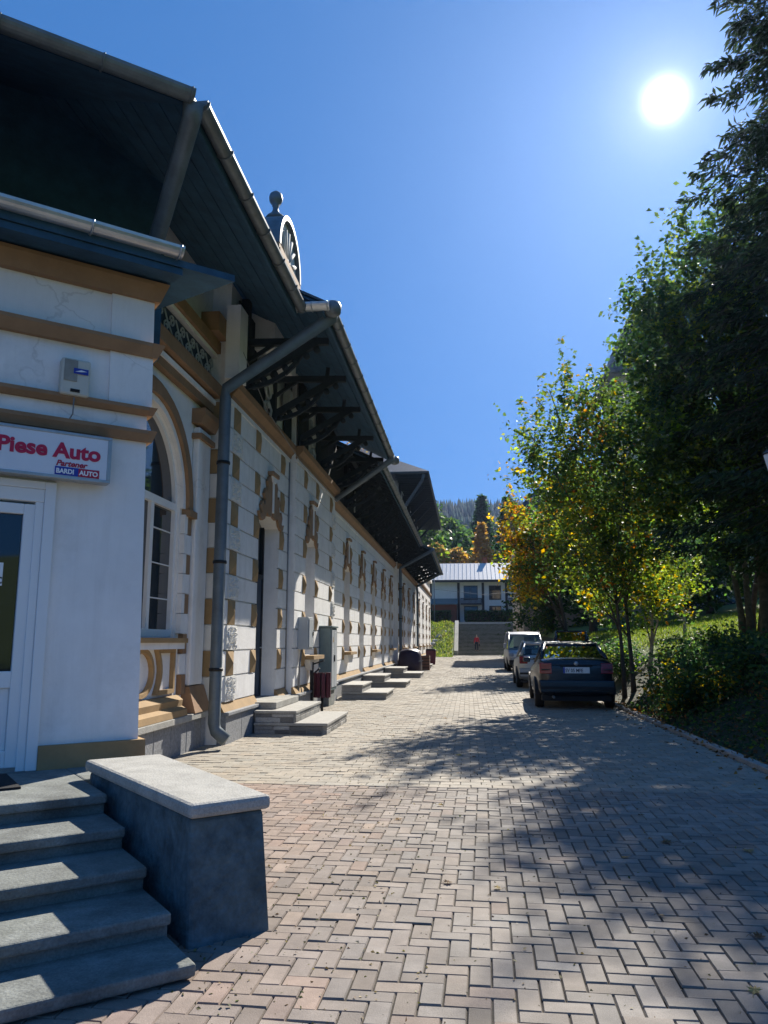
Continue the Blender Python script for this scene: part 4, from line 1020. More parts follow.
m.hexa([(HX0-.6,HY+4.02,12.15),(HX1+.6,HY+4.02,12.15),(HX1+.6,HY+8.5,9.4),(HX0-.6,HY+8.5,9.4)],[(HX0-.6,HY+4.02,12.3),(HX1+.6,HY+4.02,12.3),(HX1+.6,HY+8.5,9.54),(HX0-.6,HY+8.5,9.54)])
x=HX0-.5
while x<HX1+.6: m.hexa([(x,HY-1.0,9.56),(x+.05,HY-1.0,9.56),(x+.05,HY+4,12.3),(x,HY+4,12.3)],[(x,HY-1.0,9.61),(x+.05,HY-1.0,9.61),(x+.05,HY+4,12.35),(x,HY+4,12.35)]); x+=.55
m.build('roof','house_roof',Hs)
m=MB(); m.box(HX0-.62,HX1+.62,HY-1.08,HY-1.0,9.3,9.62); m.build('gutter','house_dark',Hs)
for x in (-4.9,-1.15,2.1,5.2,8.4,11.6,14.2):
    m=MB(); m.box(x-.16,x+.16,HY-.14,HY-.01,HZ,9.3); m.build('timber_post','house_dark',Hs)
for (xa,xb) in ((-.75,1.7),(2.6,4.8),(5.7,8.0),(9.0,11.2),(12,13.9)):
    for za,zb in ((7.0,8.9),(4.3,6.2)):
        m=MB(); m.box(xa+.3,xb-.3,HY-.05,HY+.02,za,zb); w=m.build('window','house_dark',Hs)
        m=MB(); xm=(xa+xb)/2; m.box(xa+.4,xm-.05,HY-.07,HY-.051,za+.12,zb-.12); m.box(xm+.05,xb-.4,HY-.07,HY-.051,za+.12,zb-.12); m.build('pane','glass',w)
for (xa,xb) in ((-.9,1.9),(5.4,8.2)):
    m=MB(); m.box(xa,xb,HY-.95,HY-.01,6.35,6.5)
    m.box(xa,xb,HY-.95,HY-.90,7.1,7.18)
    x=xa
    while x<xb: m.box(x,x+.1,HY-.94,HY-.91,6.5,7.1); x+=.16
    m.build('balcony','house_dark',Hs)
m=MB(); m.box(-4.6,-1.4,HY-1.6,HY-.02,3.6,6.3); m.build('porch_room','brick',Hs)
m=MB(); m.hexa([(-4.9,HY-2.0,6.32),(-1.25,HY-2.0,6.32),(-1.25,HY-.05,7.1),(-4.9,HY-.05,7.1)],[(-4.9,HY-2.0,6.42),(-1.25,HY-2.0,6.42),(-1.25,HY-.05,7.2),(-4.9,HY-.05,7.2)]); m.build('porch_roof','green_metal',Hs)
m=MB(); m.box(2.2,2.9,HY+4.5,HY+5.2,11,13.2) ; m.build('chimney','brick',Hs)
# hedge sections and poles on the terrace
HEDGES=[(-4.8,-2.2),(-.2,3.1),(3.3,6.5),(6.7,11.0)]
def pole(x,y,z,h,label):
    t=thing('lamp_pole',(x,y,z),label,'pole'); m=MB(); m.tube([(x,y,z-.2),(x,y,z+h)],[.08,.05],8); m.build('post','zinc',t)
    m=MB(); m.box(x-.45,x+.1,y-.12,y+.12,z+h,z+h+.14); m.build('lamp_head','lampglass',t,bevel=.03)
pole(-4.1,97,3.6,6.0,'slim lamp pole left of the terrace hedges'); pole(8.6,98.5,3.6,4.6,'slim lamp pole with a pale head right among the terrace hedges')
m=MB(); m.tube([(-4.1,97,8.0),(2,97.6,7.3),(8.6,98.5,7.9)],.02,4); tag(m.build('overhead_cable','cable'),'overhead cable strung between the two terrace lamp poles','cable')

# ------------------------------------------------------------------ tall grey block past the long building
TB=thing('tall_house',(-7,60,0),'taller pale grey house with a deep dark eave rising behind the long building','house')
Z1=11.95
m=MB(); m.box(-14,-4.4,49.5,69,0,Z1+.6); m.build('wall','tower',TB)
m=MB(); m.box(-14.1,-4.33,49.4,69.1,9.5,9.85); m.build('string_course','brown',TB)
m=MB(); n=0
m.hexa([(-16,47.3,Z1),(-2.3,47.3,Z1),(-2.3,71,Z1),(-16,71,Z1)],[(-16,47.3,Z1+.1),(-2.3,47.3,Z1+.1),(-2.3,71,Z1+.1),(-16,71,Z1+.1)])
m.build('soffit','grey_timber',TB)
m=MB(); m.hexa([(-16.05,47.25,Z1+.102),(-2.25,47.25,Z1+.102),(-2.25,71.05,Z1+.102),(-16.05,71.05,Z1+.102)],[(-10,53,Z1+3.4),(-8,53,Z1+3.4),(-8,65,Z1+3.4),(-10,65,Z1+3.4)]); m.build('roof','roof',TB)
m=MB(); y=47.6
while y<70.9: m.box(-4.4,-2.35,y,y+.14,Z1-.2,Z1-.002); y+=.75
x=-15.5
while x<-4.6: m.box(x,x+.14,47.35,49.5,Z1-.2,Z1-.002); x+=.75
m.build('rafters','timber',TB)
for y in (50,54,58,62,66):
    m=MB(); m.bar((-4.35,y,Z1-2.0),(-2.7,y,Z1-.3),.16,.16); m.box(-4.4,-4.22,y-.1,y+.1,Z1-2.4,Z1-.2); m.build('roof_bracket','timber',TB)
for x in (-6.0,-8.5,-11):
    for z in (10.2,7.6):
        m=MB(); m.box(x-.65,x+.65,49.4,49.52,z,z+1.5); w=m.build('window','pvc',TB)
        m=MB(); m.box(x-.53,x-.04,49.38,49.398,z+.12,z+1.38); m.box(x+.04,x+.53,49.38,49.398,z+.12,z+1.38); m.build('pane','glass',w)
for y in (52,56,60,64,68):
    for z in (10.1,7.4):
        m=MB(); m.box(-4.42,-4.30,y-.6,y+.6,z,z+1.5); w=m.build('window','pvc',TB)
        m=MB(); m.box(-4.298,-4.28,y-.48,y-.04,z+.12,z+1.38); m.box(-4.298,-4.28,y+.04,y+.48,z+.12,z+1.38); m.build('pane','glass',w)
m=MB(); m.tube([(-2.6,47.5,Z1-.05),(-2.7,47.7,Z1-.4),(-4.2,49.3,Z1-2.2),(-4.25,49.35,Z1-6)],.10,10); m.build('downpipe','zinc',TB)

# ------------------------------------------------------------------ villa with tower behind the right trees
V=thing('villa',(16,62,2),'sand coloured villa with a hipped slate roof mostly hidden by the right hand trees','villa')
m=MB(); m.box(4.3,30,61,75,1,11.2); m.build('wall','villa',V)
m=MB(); m.hexa([(3.2,60,11.0),(31,60,11.0),(31,76,11.0),(3.2,76,11.0)],[(8.2,66,16.4),(26,66,16.4),(26,70,16.4),(8.2,70,16.4)]); m.box(3.25,30.95,60.05,75.95,10.85,10.998); m.build('roof','slate',V)
KT=1.62
TW=thing('tower_house',(15.2*KT,62*KT,3.6),'tall tower with a steep flared slate roof rising behind the big dark tree','tower')
def far(mb):
    mb.v=[(x*KT,y*KT,1.45+(z-1.45)*KT) for x,y,z in mb.v]; return mb
m=MB(); m.box(11.9,18.6,58.8,65.5,1,22.2); far(m).build('tower_wall','villa',TW)
m=MB(); c=[(10.9,57.8),(19.6,57.8),(19.6,66.5),(10.9,66.5)]
def sq(f,z): return [(15.25+(x-15.25)*f,62.15+(y-62.15)*f,z) for x,y in c]
prev=sq(1,21.8)
lv=[(1.0,22.0),(.80,23.3),(.62,25.6),(.42,27.5),(.12,29.5)]
vs=[p for f,z in [(1,21.8)]+lv for p in sq(f,z)]; fs=[(0,3,2,1)]
for i in range(len(lv)):
    for j in range(4): fs.append((i*4+j,i*4+(j+1)%4,(i+1)*4+(j+1)%4,(i+1)*4+j))
k=len(lv)*4; fs.append((k,k+1,k+2,k+3)); m.add(vs,fs); far(m).build('roof','slate',TW)
for (x,y,z) in [(13.2,58.7,18.6),(15.2,58.7,18.6),(17.2,58.7,18.6),(13.6,58.7,14),(16.8,58.7,14)]:
    m=MB(); m.box(x-.6,x+.6,y,y+.12,z,z+2.0); w=far(m).build('window','pvc',TW)
    m=MB(); m.box(x-.48,x-.04,y-.015,y-.002,z+.1,z+1.9); m.box(x+.04,x+.48,y-.015,y-.002,z+.1,z+1.9); far(m).build('pane','glass',w)
for q in (-1,1):
    m=MB(); m.lathe([(.12,0),(.12,3.2),(.18,3.25),(.18,3.35)],(15.2+q*1.0,58.55,17.9),8); far(m).build('tower_column','house',TW)
for (x,y,z) in [(x,60.9,z) for x in (6,8.5,11.5,14.5,18,21.5,24.5,27.5) for z in (4,7.8)]:
    m=MB(); m.box(x-.6,x+.6,y,y+.12,z,z+2.0); w=m.build('window','pvc',V)
    m=MB(); m.box(x-.48,x-.04,y-.015,y-.002,z+.1,z+1.9); m.box(x+.04,x+.48,y-.015,y-.002,z+.1,z+1.9); m.build('pane','glass',w)

# ------------------------------------------------------------------ person on the far steps
def skin_body(name,joints,edges,radii,mat,parent,lv=2):
    me=bpy.data.meshes.new(name); me.from_pydata(joints,edges,[]); ob=bpy.data.objects.new(name,me); COL.objects.link(ob); ob.parent=parent; ORG[ob.name]=(0,0,0)
    me.materials.append(M[mat]); md=ob.modifiers.new('skin','SKIN')
    for v,r in zip(me.skin_vertices[0].data,radii): v.radius=r if isinstance(r,tuple) else (r,r)
    me.skin_vertices[0].data[0].use_root=True; md.use_smooth_shade=True
    sb=ob.modifiers.new('sub','SUBSURF'); sb.levels=lv; sb.render_levels=lv; return ob
P=local_thing('person',(.95,86.75,.455),'person in a red top and dark trousers walking down the far steps with a bag','person')
J=[(0,0,.95),(0,-.01,1.12),(0,-.01,1.32),(0,-.02,1.47),(0,-.04,1.53),(0,-.05,1.62),(0,-.05,1.73),
   (-.10,0,.92),(-.12,-.06,.52),(-.12,-.02,.10),(-.12,-.14,.04),(.10,0,.92),(.12,.05,.50),(.12,.16,.10),(.12,.04,.04),
   (-.19,-.01,1.42),(-.25,.02,1.15),(-.27,-.06,.90),(-.27,-.08,.80),(.19,-.01,1.42),(.25,-.02,1.15),(.27,-.10,.92),(.27,-.13,.82)]
Eg=[(0,1),(1,2),(2,3),(3,4),(4,5),(5,6),(0,7),(7,8),(8,9),(9,10),(0,11),(11,12),(12,13),(13,14),(3,15),(15,16),(16,17),(17,18),(3,19),(19,20),(20,21),(21,22)]
Rd=[(.15,.10),(.13,.09),(.16,.11),(.09,.07),.055,(.075,.09),(.06,.07),.085,.062,.045,.04,.085,.062,.045,.04,.06,.045,.035,.03,.06,.045,.035,.03]
skin_body('body',J,Eg,Rd,'skin',P)
def subset(idx,name,mat,add):
    mp={k:i for i,k in enumerate(idx)}; skin_body(name,[J[k] for k in idx],[(mp[a],mp[b]) for a,b in Eg if a in mp and b in mp],[tuple(q+add for q in (Rd[k] if isinstance(Rd[k],tuple) else (Rd[k],Rd[k]))) for k in idx],mat,P)
subset([0,1,2,3,15,16,17,19,20,21],'jacket','redcloth',.02); subset([0,7,8,9,11,12,13],'trousers','navycloth',.018)
skin_body('hair',[(0,-.03,1.66),(0,-.02,1.74),(0,-.035,1.77)],[(0,1),(1,2)],[(.08,.085),(.085,.09),(.05,.06)],'hair',P)
skin_body('shoe',[(-.12,-.02,.05),(-.12,-.16,.03)],[(0,1)],[.055,.045],'black',P,1); skin_body('shoe',[(.12,.16,.05),(.12,.02,.03)],[(0,1)],[.055,.045],'black',P,1)
BG=local_thing('shoulder_bag',(1.25,86.70,1.0),'dark bag carried by the person in red','bag')
m=MB(); m.hexa([(-.06,-.14,0),(.06,-.14,0),(.06,.14,0),(-.06,.14,0)],[(-.04,-.12,.28),(.04,-.12,.28),(.04,.12,.28),(-.04,.12,.28)]); m.build('bag_body','trim',BG,bevel=.02)
m=MB(); m.tube([(0,-.1,.28),(0,-.06,.42),(0,.06,.42),(0,.1,.28)],.012,6); m.build('strap','trim',BG)
# ------------------------------------------------------------------ vegetation
def fast_mesh(name,V,F,mat,parent,tint=None,nper=3):
    me=bpy.data.meshes.new(name); nf=len(F)
    me.vertices.add(len(V)); me.vertices.foreach_set('co',V.astype(np.float32).ravel())
    me.loops.add(nf*nper); me.loops.foreach_set('vertex_index',F.astype(np.int32).ravel())
    me.polygons.add(nf); me.polygons.foreach_set('loop_start',np.arange(0,nf*nper,nper,dtype=np.int32))
    me.materials.append(M[mat])
    if tint is not None:
        ca=me.color_attributes.new('tint','FLOAT_COLOR','POINT'); ca.data.foreach_set('color',np.concatenate([tint,np.ones((len(tint),1))],1).astype(np.float32).ravel())
    me.update(calc_edges=True); me.validate()
    ob=bpy.data.objects.new(name,me); COL.objects.link(ob)
    if parent is not None: ob.parent=parent; ORG[ob.name]=ORG.get(parent.name,(0,0,0))
    return ob
def leaf_mesh(name,C,size,tint,mat,parent,aspect=.62,flat=.55,dirs=None,fold=.25):
    n=len(C)
    d=RNG.normal(size=(n,3)); d[:,2]=d[:,2]*flat-.25
    if dirs is not None: d=d*.45+dirs
    d/=np.linalg.norm(d,axis=1,keepdims=True)+1e-9
    u=RNG.normal(size=(n,3)); u[:,2]+=.8
    s=np.cross(d,u); s/=np.linalg.norm(s,axis=1,keepdims=True)+1e-9
    w=np.cross(s,d); sz=size[:,None]
    base=C; tip=C+d*sz; mid=C+d*sz*.45+w*sz*fold*.5
    L=mid+s*sz*aspect*.5; R=mid-s*sz*aspect*.5
    V=np.stack([base,L,tip,R],1).reshape(-1,3)
    i=np.arange(n)[:,None]*4
    F=np.concatenate([i+np.array([[0,3,2]]),i+np.array([[0,2,1]])],1).reshape(-1,3)
    o=np.array(ORG.get(parent.name,(0,0,0))) if parent is not None else 0
    return fast_mesh(name,V-o,F,mat,parent,np.repeat(tint,4,0))
def palette(n,cols,w,jit=.22):
    k=RNG.choice(len(cols),size=n,p=np.array(w)/sum(w)); c=np.array(cols)[k]
    return np.clip(c*(1+RNG.normal(size=(n,1))*jit)*(1+RNG.normal(size=(n,3))*.06),.004,.9)
GREEN=(.065,.11,.028); DARK=(.032,.065,.026); YG=(.15,.19,.03); YEL=(.36,.25,.035); ORA=(.26,.115,.025); BRN=(.16,.08,.03)
def broad_tree(name,label,base,lobes,leaf,nleaf,cols,w,trunk=.16,mat_bark='bark',group=None,stems=None,clump=.42,per=34,shoots=0,hollow=.45,cat='tree',limbs=16,autumn_dir=None,trunk_top=None):
    bx,by,bz=base; t=thing(name,base,label,cat,group)
    vol=np.array([l[3]*l[4]*l[5] for l in lobes]); vol/=vol.sum()
    ncl=max(4,nleaf//per); k=RNG.choice(len(lobes),size=ncl,p=vol)
    Lb=np.array(lobes)[k]
    v=RNG.normal(size=(ncl,3)); v/=np.linalg.norm(v,axis=1,keepdims=True)
    r=hollow+(1-hollow)*RNG.random((ncl,1))**.55; r*=1+.13*RNG.normal(size=(ncl,1))
    CC=Lb[:,:3]+v*r*Lb[:,3:6]
    CC=CC[CC[:,2]>bz+.1] if len(CC) else CC
    ncl=len(CC); ctr=np.mean(np.array(lobes)[:,:3],0)
    # every clump is a small leafy twig: leaves strung along a short outward curving stalk
    out=CC-ctr; out/=np.linalg.norm(out,axis=1,keepdims=True)+1e-6; out+=RNG.normal(size=out.shape)*.5; out[:,2]+=.15
    tpar=RNG.random((ncl,per,1))-.4
    ln=clump*(.7+.9*RNG.random((ncl,1,1)))
    C=CC[:,None,:]+out[:,None,:]*tpar*ln*1.5+RNG.normal(size=(ncl,per,3))*clump*.36
    ctint=palette(ncl,cols,w,.2)
    T_=ctint[:,None,:]*(1+RNG.normal(size=(ncl,per,1))*.25)
    other=palette(ncl*per,cols,w,.2).reshape(ncl,per,3); mk=RNG.random((ncl,per,1))<.3; T_=np.where(mk,other,T_)
    if autumn_dir is not None:
        pass
    C=C.reshape(-1,3); T_=np.clip(T_.reshape(-1,3),.004,.9)
    if shoots:
        tops=[]
        for _ in range(shoots):
            l=lobes[RNG.choice(len(lobes))]; a=RNG.random()*2*pi; rr=.25+.7*RNG.random()
            p0=np.array([l[0]+l[3]*rr*cos(a),l[1]+l[4]*rr*sin(a),l[2]+l[5]*sqrt(max(0,1-rr*rr))*.9])
            dr=np.array([cos(a)*.5*rr,sin(a)*.5*rr,1.0])+RNG.normal(size=3)*.15; h=.5+.9*RNG.random()
            q=RNG.random((46,1)); tops.append(p0+dr*q*h+RNG.normal(size=(46,3))*.10*(1.15-q))
        tp=np.concatenate(tops); C=np.concatenate([C,tp]); T_=np.concatenate([T_,palette(len(tp),cols,w,.25)])
    sz=leaf*(.6+.7*RNG.random(len(C)))
    leaf_mesh('crown',C,sz,T_,'leaf',t)
    m=MB(); st=stems or [(0,0,0,0)]
    tops=[]
    for (sx,sy,lx,ly) in st:
        zt=trunk_top or (ctr[2]+.25*max(l[5] for l in lobes)); p=[]
        tx,ty=ctr[0]*.8+bx*.2+lx,ctr[1]*.8+by*.2+ly
        for i in range(8):
            f=i/7; p.append((bx+sx+(tx-bx-sx)*f**1.5+.05*sin(4*f+sx*9),by+sy+(ty-by-sy)*f**1.5+.05*cos(5*f+sy*7),bz-.15+(zt-bz+.15)*f))
        r0=trunk if len(st)==1 else trunk*(.6+.4*random.random())
        m.tube(p,[r0*(1.35 if i==0 else 1)*(1-.78*i/7) for i in range(8)],9); tops.append(p)
    for i in range(limbs):
        p=random.choice(tops); f=random.uniform(.35,.95); a=Vector(p[int(f*7)]); c=Vector(CC[RNG.choice(ncl)]) if ncl else a
        mid=(a+c)/2+Vector((0,0,-.15*(c-a).length*.5)); r0=trunk*(1-.75*f)*.55
        m.tube([a,mid,c],[r0,r0*.6,.012],6)
        for _ in range(3):
            e=Vector(CC[RNG.choice(ncl)]); 
            if (e-mid).length<2.2: m.tube([mid,(mid+e)/2+Vector((0,0,.05)),e],[r0*.45,r0*.3,.008],5)
    m.build('trunk',mat_bark,t,recalc=False)
    return t
def conifer(name,label,base,H,R,nb=150,cols=None,zlow=.12,group=None,droop=.30,sz=.16,per=60):
    bx,by,bz=base; t=thing(name,base,label,'tree',group); m=MB()
    m.tube([(bx,by,bz-.2),(bx,by,bz+H*.5),(bx,by,bz+H)],[.02*H,.012*H,.01],8)
    Cs=[];Ds=[]
    for i in range(nb):
        f=zlow+(1-zlow)*((i+RNG.random())/nb)**1.0; L=R*(1-f)**.75*(.75+.4*RNG.random())+.25; a=i*2.399+RNG.normal()*.3; z=bz+H*f
        dirv=np.array([cos(a),sin(a),0]); n=max(8,int(per*(L/R+.25)))
        q=RNG.random((n,1))**.75; zc=-droop*L*q[:,0]*1.1+.28*L*np.maximum(q[:,0]-.55,0)
        side=np.array([-sin(a),cos(a),0]); wv=RNG.normal(size=(n,1))*.26*L*(1.05-q)*.75
        p=np.array([bx,by,z])+dirv*q*L+side*wv; p[:,2]+=zc-np.abs(wv[:,0])*.25-.25*RNG.random(n)**2*.8
        Cs.append(p); d=np.repeat(dirv[None],n,0)*.6+side*np.sign(wv)*.5; d[:,2]-=.7*RNG.random(n); Ds.append(d)
        m.tube([(bx,by,z),tuple(np.array([bx,by,z-droop*L*.45])+dirv*L*.5),tuple(np.array([bx,by,z-droop*L*.95])+dirv*L*.95)],[.01*H*.28*(1-f)+.012,.012,.005],5)
    C=np.concatenate(Cs); D=np.concatenate(Ds); cols=cols or [(.028,.050,.024),(.04,.065,.03),(.02,.036,.02)]
    T_=palette(len(C),cols,[1]*len(cols),.25)
    leaf_mesh('crown',C,sz*(.7+.7*RNG.random(len(C))),T_,'needle',t,aspect=.24,dirs=D)
    m.build('trunk','bark',t,recalc=False); return t
tz=terrain
broad_tree('maple_tree','maple turning yellow and orange over the parked dark blue saloon',(3.95,20.6,tz(3.95,20.6)),
    [(3.3,20.5,5.6,1.75,1.8,2.6),(2.1,19.6,5.2,.95,1.0,.9),(1.75,20.2,6.5,.55,.7,.9),(2.9,20.6,7.6,.65,.8,1.0),(3.8,20.8,7.4,.7,.8,1.1),(4.4,20.4,4.3,1.4,1.4,1.6),(3.2,20.2,3.6,1.3,1.2,1.2),(4.5,21.4,2.7,1.2,1.1,.9),(3.7,22.0,2.9,1.0,1.0,.8)],
    .135,17500,[GREEN,YG,YEL,ORA,DARK],[6.5,4.5,1.0,.3,2],.075,stems=[(0,0,0,0),(.25,.3,.7,.3)],shoots=16,clump=.30,per=26,hollow=.3,limbs=26)
broad_tree('maple_tree','small golden orange maple leaning over the pale van',(4.3,34,tz(4.3,34)),
    [(3.2,33.6,5.0,1.7,1.6,1.5),(2.4,33.4,6.4,.9,1.0,1.1),(4.3,33.8,6.2,1.2,1.2,1.4),(2.5,33,4.1,.9,1,.8)],
    .19,7500,[YEL,ORA,GREEN,YG,BRN],[3,1.2,3.2,2.5,.8],.12,shoots=6,clump=.36,per=24,hollow=.3)
broad_tree('broadleaf_tree','big dense dark green tree filling the right side above the bank',(7.7,20.8,tz(7.7,20.8)),
    [(7.2,20.6,7.4,3.0,2.8,3.6),(5.65,20.2,9.0,1.45,1.7,1.7),(5.2,20.6,7.4,1.2,1.4,1.3),(5.25,20.4,10.1,.95,1.2,1.3),(6.6,20.6,11.2,1.6,1.8,2.0),(8.2,21,11.4,2.0,2.0,2.6),(9.3,21,7.2,2.4,2.4,3.2),(5.4,20.0,6.1,1.3,1.5,1.6)],
    
    .15,64000,[GREEN,DARK,YG],[4,4,1.3],.22,shoots=26,clump=.34,per=34,hollow=.35,limbs=36)
broad_tree('hazel_tree','many stemmed hazel standing on the sunny lawn at the right edge',(8.75,24.3,tz(8.75,24.3)),
    [(9.8,24.6,7.2,2.6,2.4,2.6),(10.0,25.2,5.1,2.2,1.8,1.2),(11.2,24.6,6.6,2.2,2.2,2.4),(8.6,24,5.6,1.5,1.5,1.3)],
    .15,15000,[GREEN,DARK,YG],[4,3,1.5],.14,stems=[(0,0,-.2,0),(-.25,.1,-1.3,.2),(.3,.1,.9,.3),(-.5,.3,-1.9,.2),(-.15,.4,.3,.8),(.5,.1,1.8,0)],clump=.36,hollow=.3)
conifer('spruce_tree','tall dark spruce with drooping boughs at the right edge of the picture',(8.5,16.4,tz(8.5,16.4)),24,4.5,480,zlow=.12,droop=.36,sz=.22,per=190)
broad_tree('sapling','slender sapling with yellow green leaves beside the sunny lawn',(5.05,22.6,tz(5.05,22.6)),[(5.0,22.5,3.2,.6,.6,.7),(5.5,22.4,2.7,.5,.5,.4)],.13,900,[YG,YEL,GREEN],[4,2,1],.07,'bark_pale',clump=.22,per=16,limbs=8)
broad_tree('sapling','young pale barked sapling standing alone at the back of the lawn',(7.9,29.5,tz(7.9,29.5)),[(7.9,29.5,3.9,.9,.9,.8),(7.3,29.4,3.3,.5,.5,.5)],.15,1300,[YG,GREEN],[4,1],.07,'bark_pale',clump=.24,per=16,limbs=8)
broad_tree('broadleaf_tree','dark leafy tree standing behind the orange maple',(6.6,42,tz(6.6,42)),[(5.6,42,6.6,2.4,2.4,3.0),(6.2,41.5,9.2,1.8,1.8,1.8),(7.2,42,7.6,1.6,2.0,2.4)],.26,9000,[DARK,GREEN,YG],[4,3,.6],.2,clump=.5,per=22)
broad_tree('broadleaf_tree','dark leafy tree screening the middle of the sand coloured villa',(13.6,52,tz(13.6,52)),[(13.6,52,8.5,3.8,3.2,4.6),(11.5,51,7.2,2.6,2.4,3.0)],.3,9000,[DARK,GREEN],[3,2],.25,clump=.6,per=22)
broad_tree('broadleaf_tree','low spreading dark tree at the far edge of the sunny lawn',(13.8,46,tz(13.8,46)),[(13.2,46,6.6,3.4,2.4,2.8),(10.6,45.6,6.2,2.2,2.0,2.0),(16.4,46,6.6,2.6,2.4,2.8),(13.5,45,4.4,3.2,1.6,1.3)],.3,9000,[DARK,GREEN],[3,2],.2,clump=.55,per=22)
broad_tree('broadleaf_tree','wide dark tree rising behind the hazel at the right',(20,40,tz(20,40)),[(20,40,8.5,4.5,3.6,4.5),(16.8,39.5,8.0,2.8,2.6,3.0),(18.6,40,12,3,3,2.5)],.3,11000,[DARK,GREEN],[3,2],.25,clump=.6,per=22)
broad_tree('broadleaf_tree','dark tree beside the far steps with a bent trunk',(6.0,57,tz(6.0,57)),[(5.6,56.6,6.0,2.4,2.0,2.6),(4.7,56.4,3.6,1.5,1.6,2.0),(6.8,56.4,3.2,2.0,1.8,2.0),(8.6,57,7.2,2.6,2.2,2.6)],.28,10000,[DARK,GREEN,YG],[4,2,.6],.2,clump=.55,per=22)
broad_tree('bare_tree','thin nearly leafless tree top showing over the long roof',(-7.6,46,0),[(-7.0,46,13.2,.9,.9,1.3)],.12,260,[BRN,YEL],[2,1],.12,'bark_pale',clump=.3,per=8,limbs=26)
# bank shrubs
SH=[((4.25,15.6),(.75,.8,.50),'low shrub with yellowed leaves beside the rear of the dark blue saloon',[GREEN,DARK,YEL],[4,3,1]),
    ((4.8,17.6),(.8,.9,.55),'dense dark shrub on the bank beside the dark blue saloon',[DARK,GREEN],[3,2]),
    ((5.5,14.8),(1.0,.9,.42),'broad dark shrub on the bank below the big tree',[DARK,GREEN,YG],[4,2,.6]),
    ((6.6,13.4),(1.1,.9,.34),'dark spreading shrub on the bank below the spruce',[DARK,GREEN],[4,2]),
    ((5.2,12.4),(.8,.8,.38),'low dark shrub near the kerb on the lower bank',[DARK,GREEN,BRN],[4,2,.6]),
    ((6.3,10.8),(1.0,.9,.38),'nearest dark shrub on the bank at the right edge',[DARK,GREEN],[4,2]),
    ((5.9,19.4),(.7,.7,.30),'mid green shrub under the big dark tree',[GREEN,DARK,YG],[3,3,1.5]),
    ((4.5,24.2),(.9,1.0,.7),'shrub behind the dark blue saloon at the foot of the maple',[DARK,GREEN,YG],[4,2,1])]
for (x,y),(rx,ry,rz),lab,cols,w in SH:
    z=tz(x,y); broad_tree('shrub',lab,(x,y,z),[(x,y,z+rz*.75,rx,ry,rz*.9)],.10,3600,cols,w,.03,clump=.24,per=20,hollow=.2,cat='shrub',limbs=14,group='shrubs on the right hand bank')
for i,(xa,xb) in enumerate(HEDGES):
    lab=['clipped hedge left of the terrace gate by the lamp pole','clipped hedge in front of the pale house, just right of the gap','clipped hedge in front of the pale house, between its two neighbours','longest clipped hedge before the pale house, farthest right'][i]
    t=thing('hedge',((xa+xb)/2,99,3.6),lab,'hedge','hedges on the terrace'); n=2600
    C=np.stack([xa+(xb-xa)*RNG.random(n),98.6+.9*RNG.random(n),3.55+1.85*RNG.random(n)**.8],1)
    leaf_mesh('foliage',C,.28*(.6+.6*RNG.random(n)),palette(n,[DARK,GREEN],[3,1]),'leaf',t)
    m=MB(); m.box(xa+.15,xb-.15,98.8,99.3,3.5,5.2); m.build('stems','bark',t)
# autumn and dark trees behind the house
def far_tree(name,label,x,y,z,H,R,cols,w,n=2600,shape='cone',sz=.75):
    t=thing(name,(x,y,z),label,'tree','trees behind the pale house')
    f=RNG.random(n); rad=R*((1-f)**.8 if shape=='cone' else np.sqrt(np.clip(1-(2*f-1)**2,0,1)))*(.35+.65*np.sqrt(RNG.random(n)))*(1+.2*RNG.normal(size=n)); a=RNG.random(n)*2*pi
    zz=z+H*(.14+.86*f)
    C=np.stack([x+rad*np.cos(a),y+rad*np.sin(a),zz],1)
    leaf_mesh('crown',C,sz*(.6+.7*RNG.random(n)),palette(n,cols,w),'leaf',t)
    m=MB(); m.tube([(x,y,z-.5),(x,y,z+H*.8)],[.022*H,.01],7); m.build('trunk','bark',t)
GOLD=(.30,.18,.05); TAN=(.26,.18,.07)
far_tree('larch_tree','tall golden larch behind the pale house',2.6,128,3.5,17.5,3.6,[GOLD,TAN],[3,3])
far_tree('larch_tree','shorter tawny larch left of the tall golden larch',-1.6,126,3.5,13.0,3.2,[TAN,GOLD,GREEN],[3,2,.5],shape='round')
far_tree('birch_tree','rounded tawny birch at the left behind the pale house roof',-5.0,124,3.5,13.5,3.0,[TAN,YG,GREEN],[3,1,1],shape='round')
far_tree('leafy_tree','tall green leafy tree at the left beyond the long building',-9,132,3.5,24,6,[GREEN,DARK],[2,2],4200,'round',1.0)
far_tree('spruce_tree','dark spruce right of the tall golden larch',7.6,140,3.5,24,4.5,[DARK],[1],3600,sz=.9)
far_tree('spruce_tree','dark spruce standing higher behind the larches',3.5,165,3.5,29,5.5,[DARK],[1],3600,sz=1.1)
far_tree('spruce_tree','broad dark spruce behind the right end of the house roof',12.5,135,3.5,20,5.5,[DARK,GREEN],[3,1],3600,sz=.9)
far_tree('leafy_tree','dark green leafy tree behind the left end of the house roof',-4,150,3.5,22,6,[DARK,GREEN],[2,2],4200,'round',1.0)
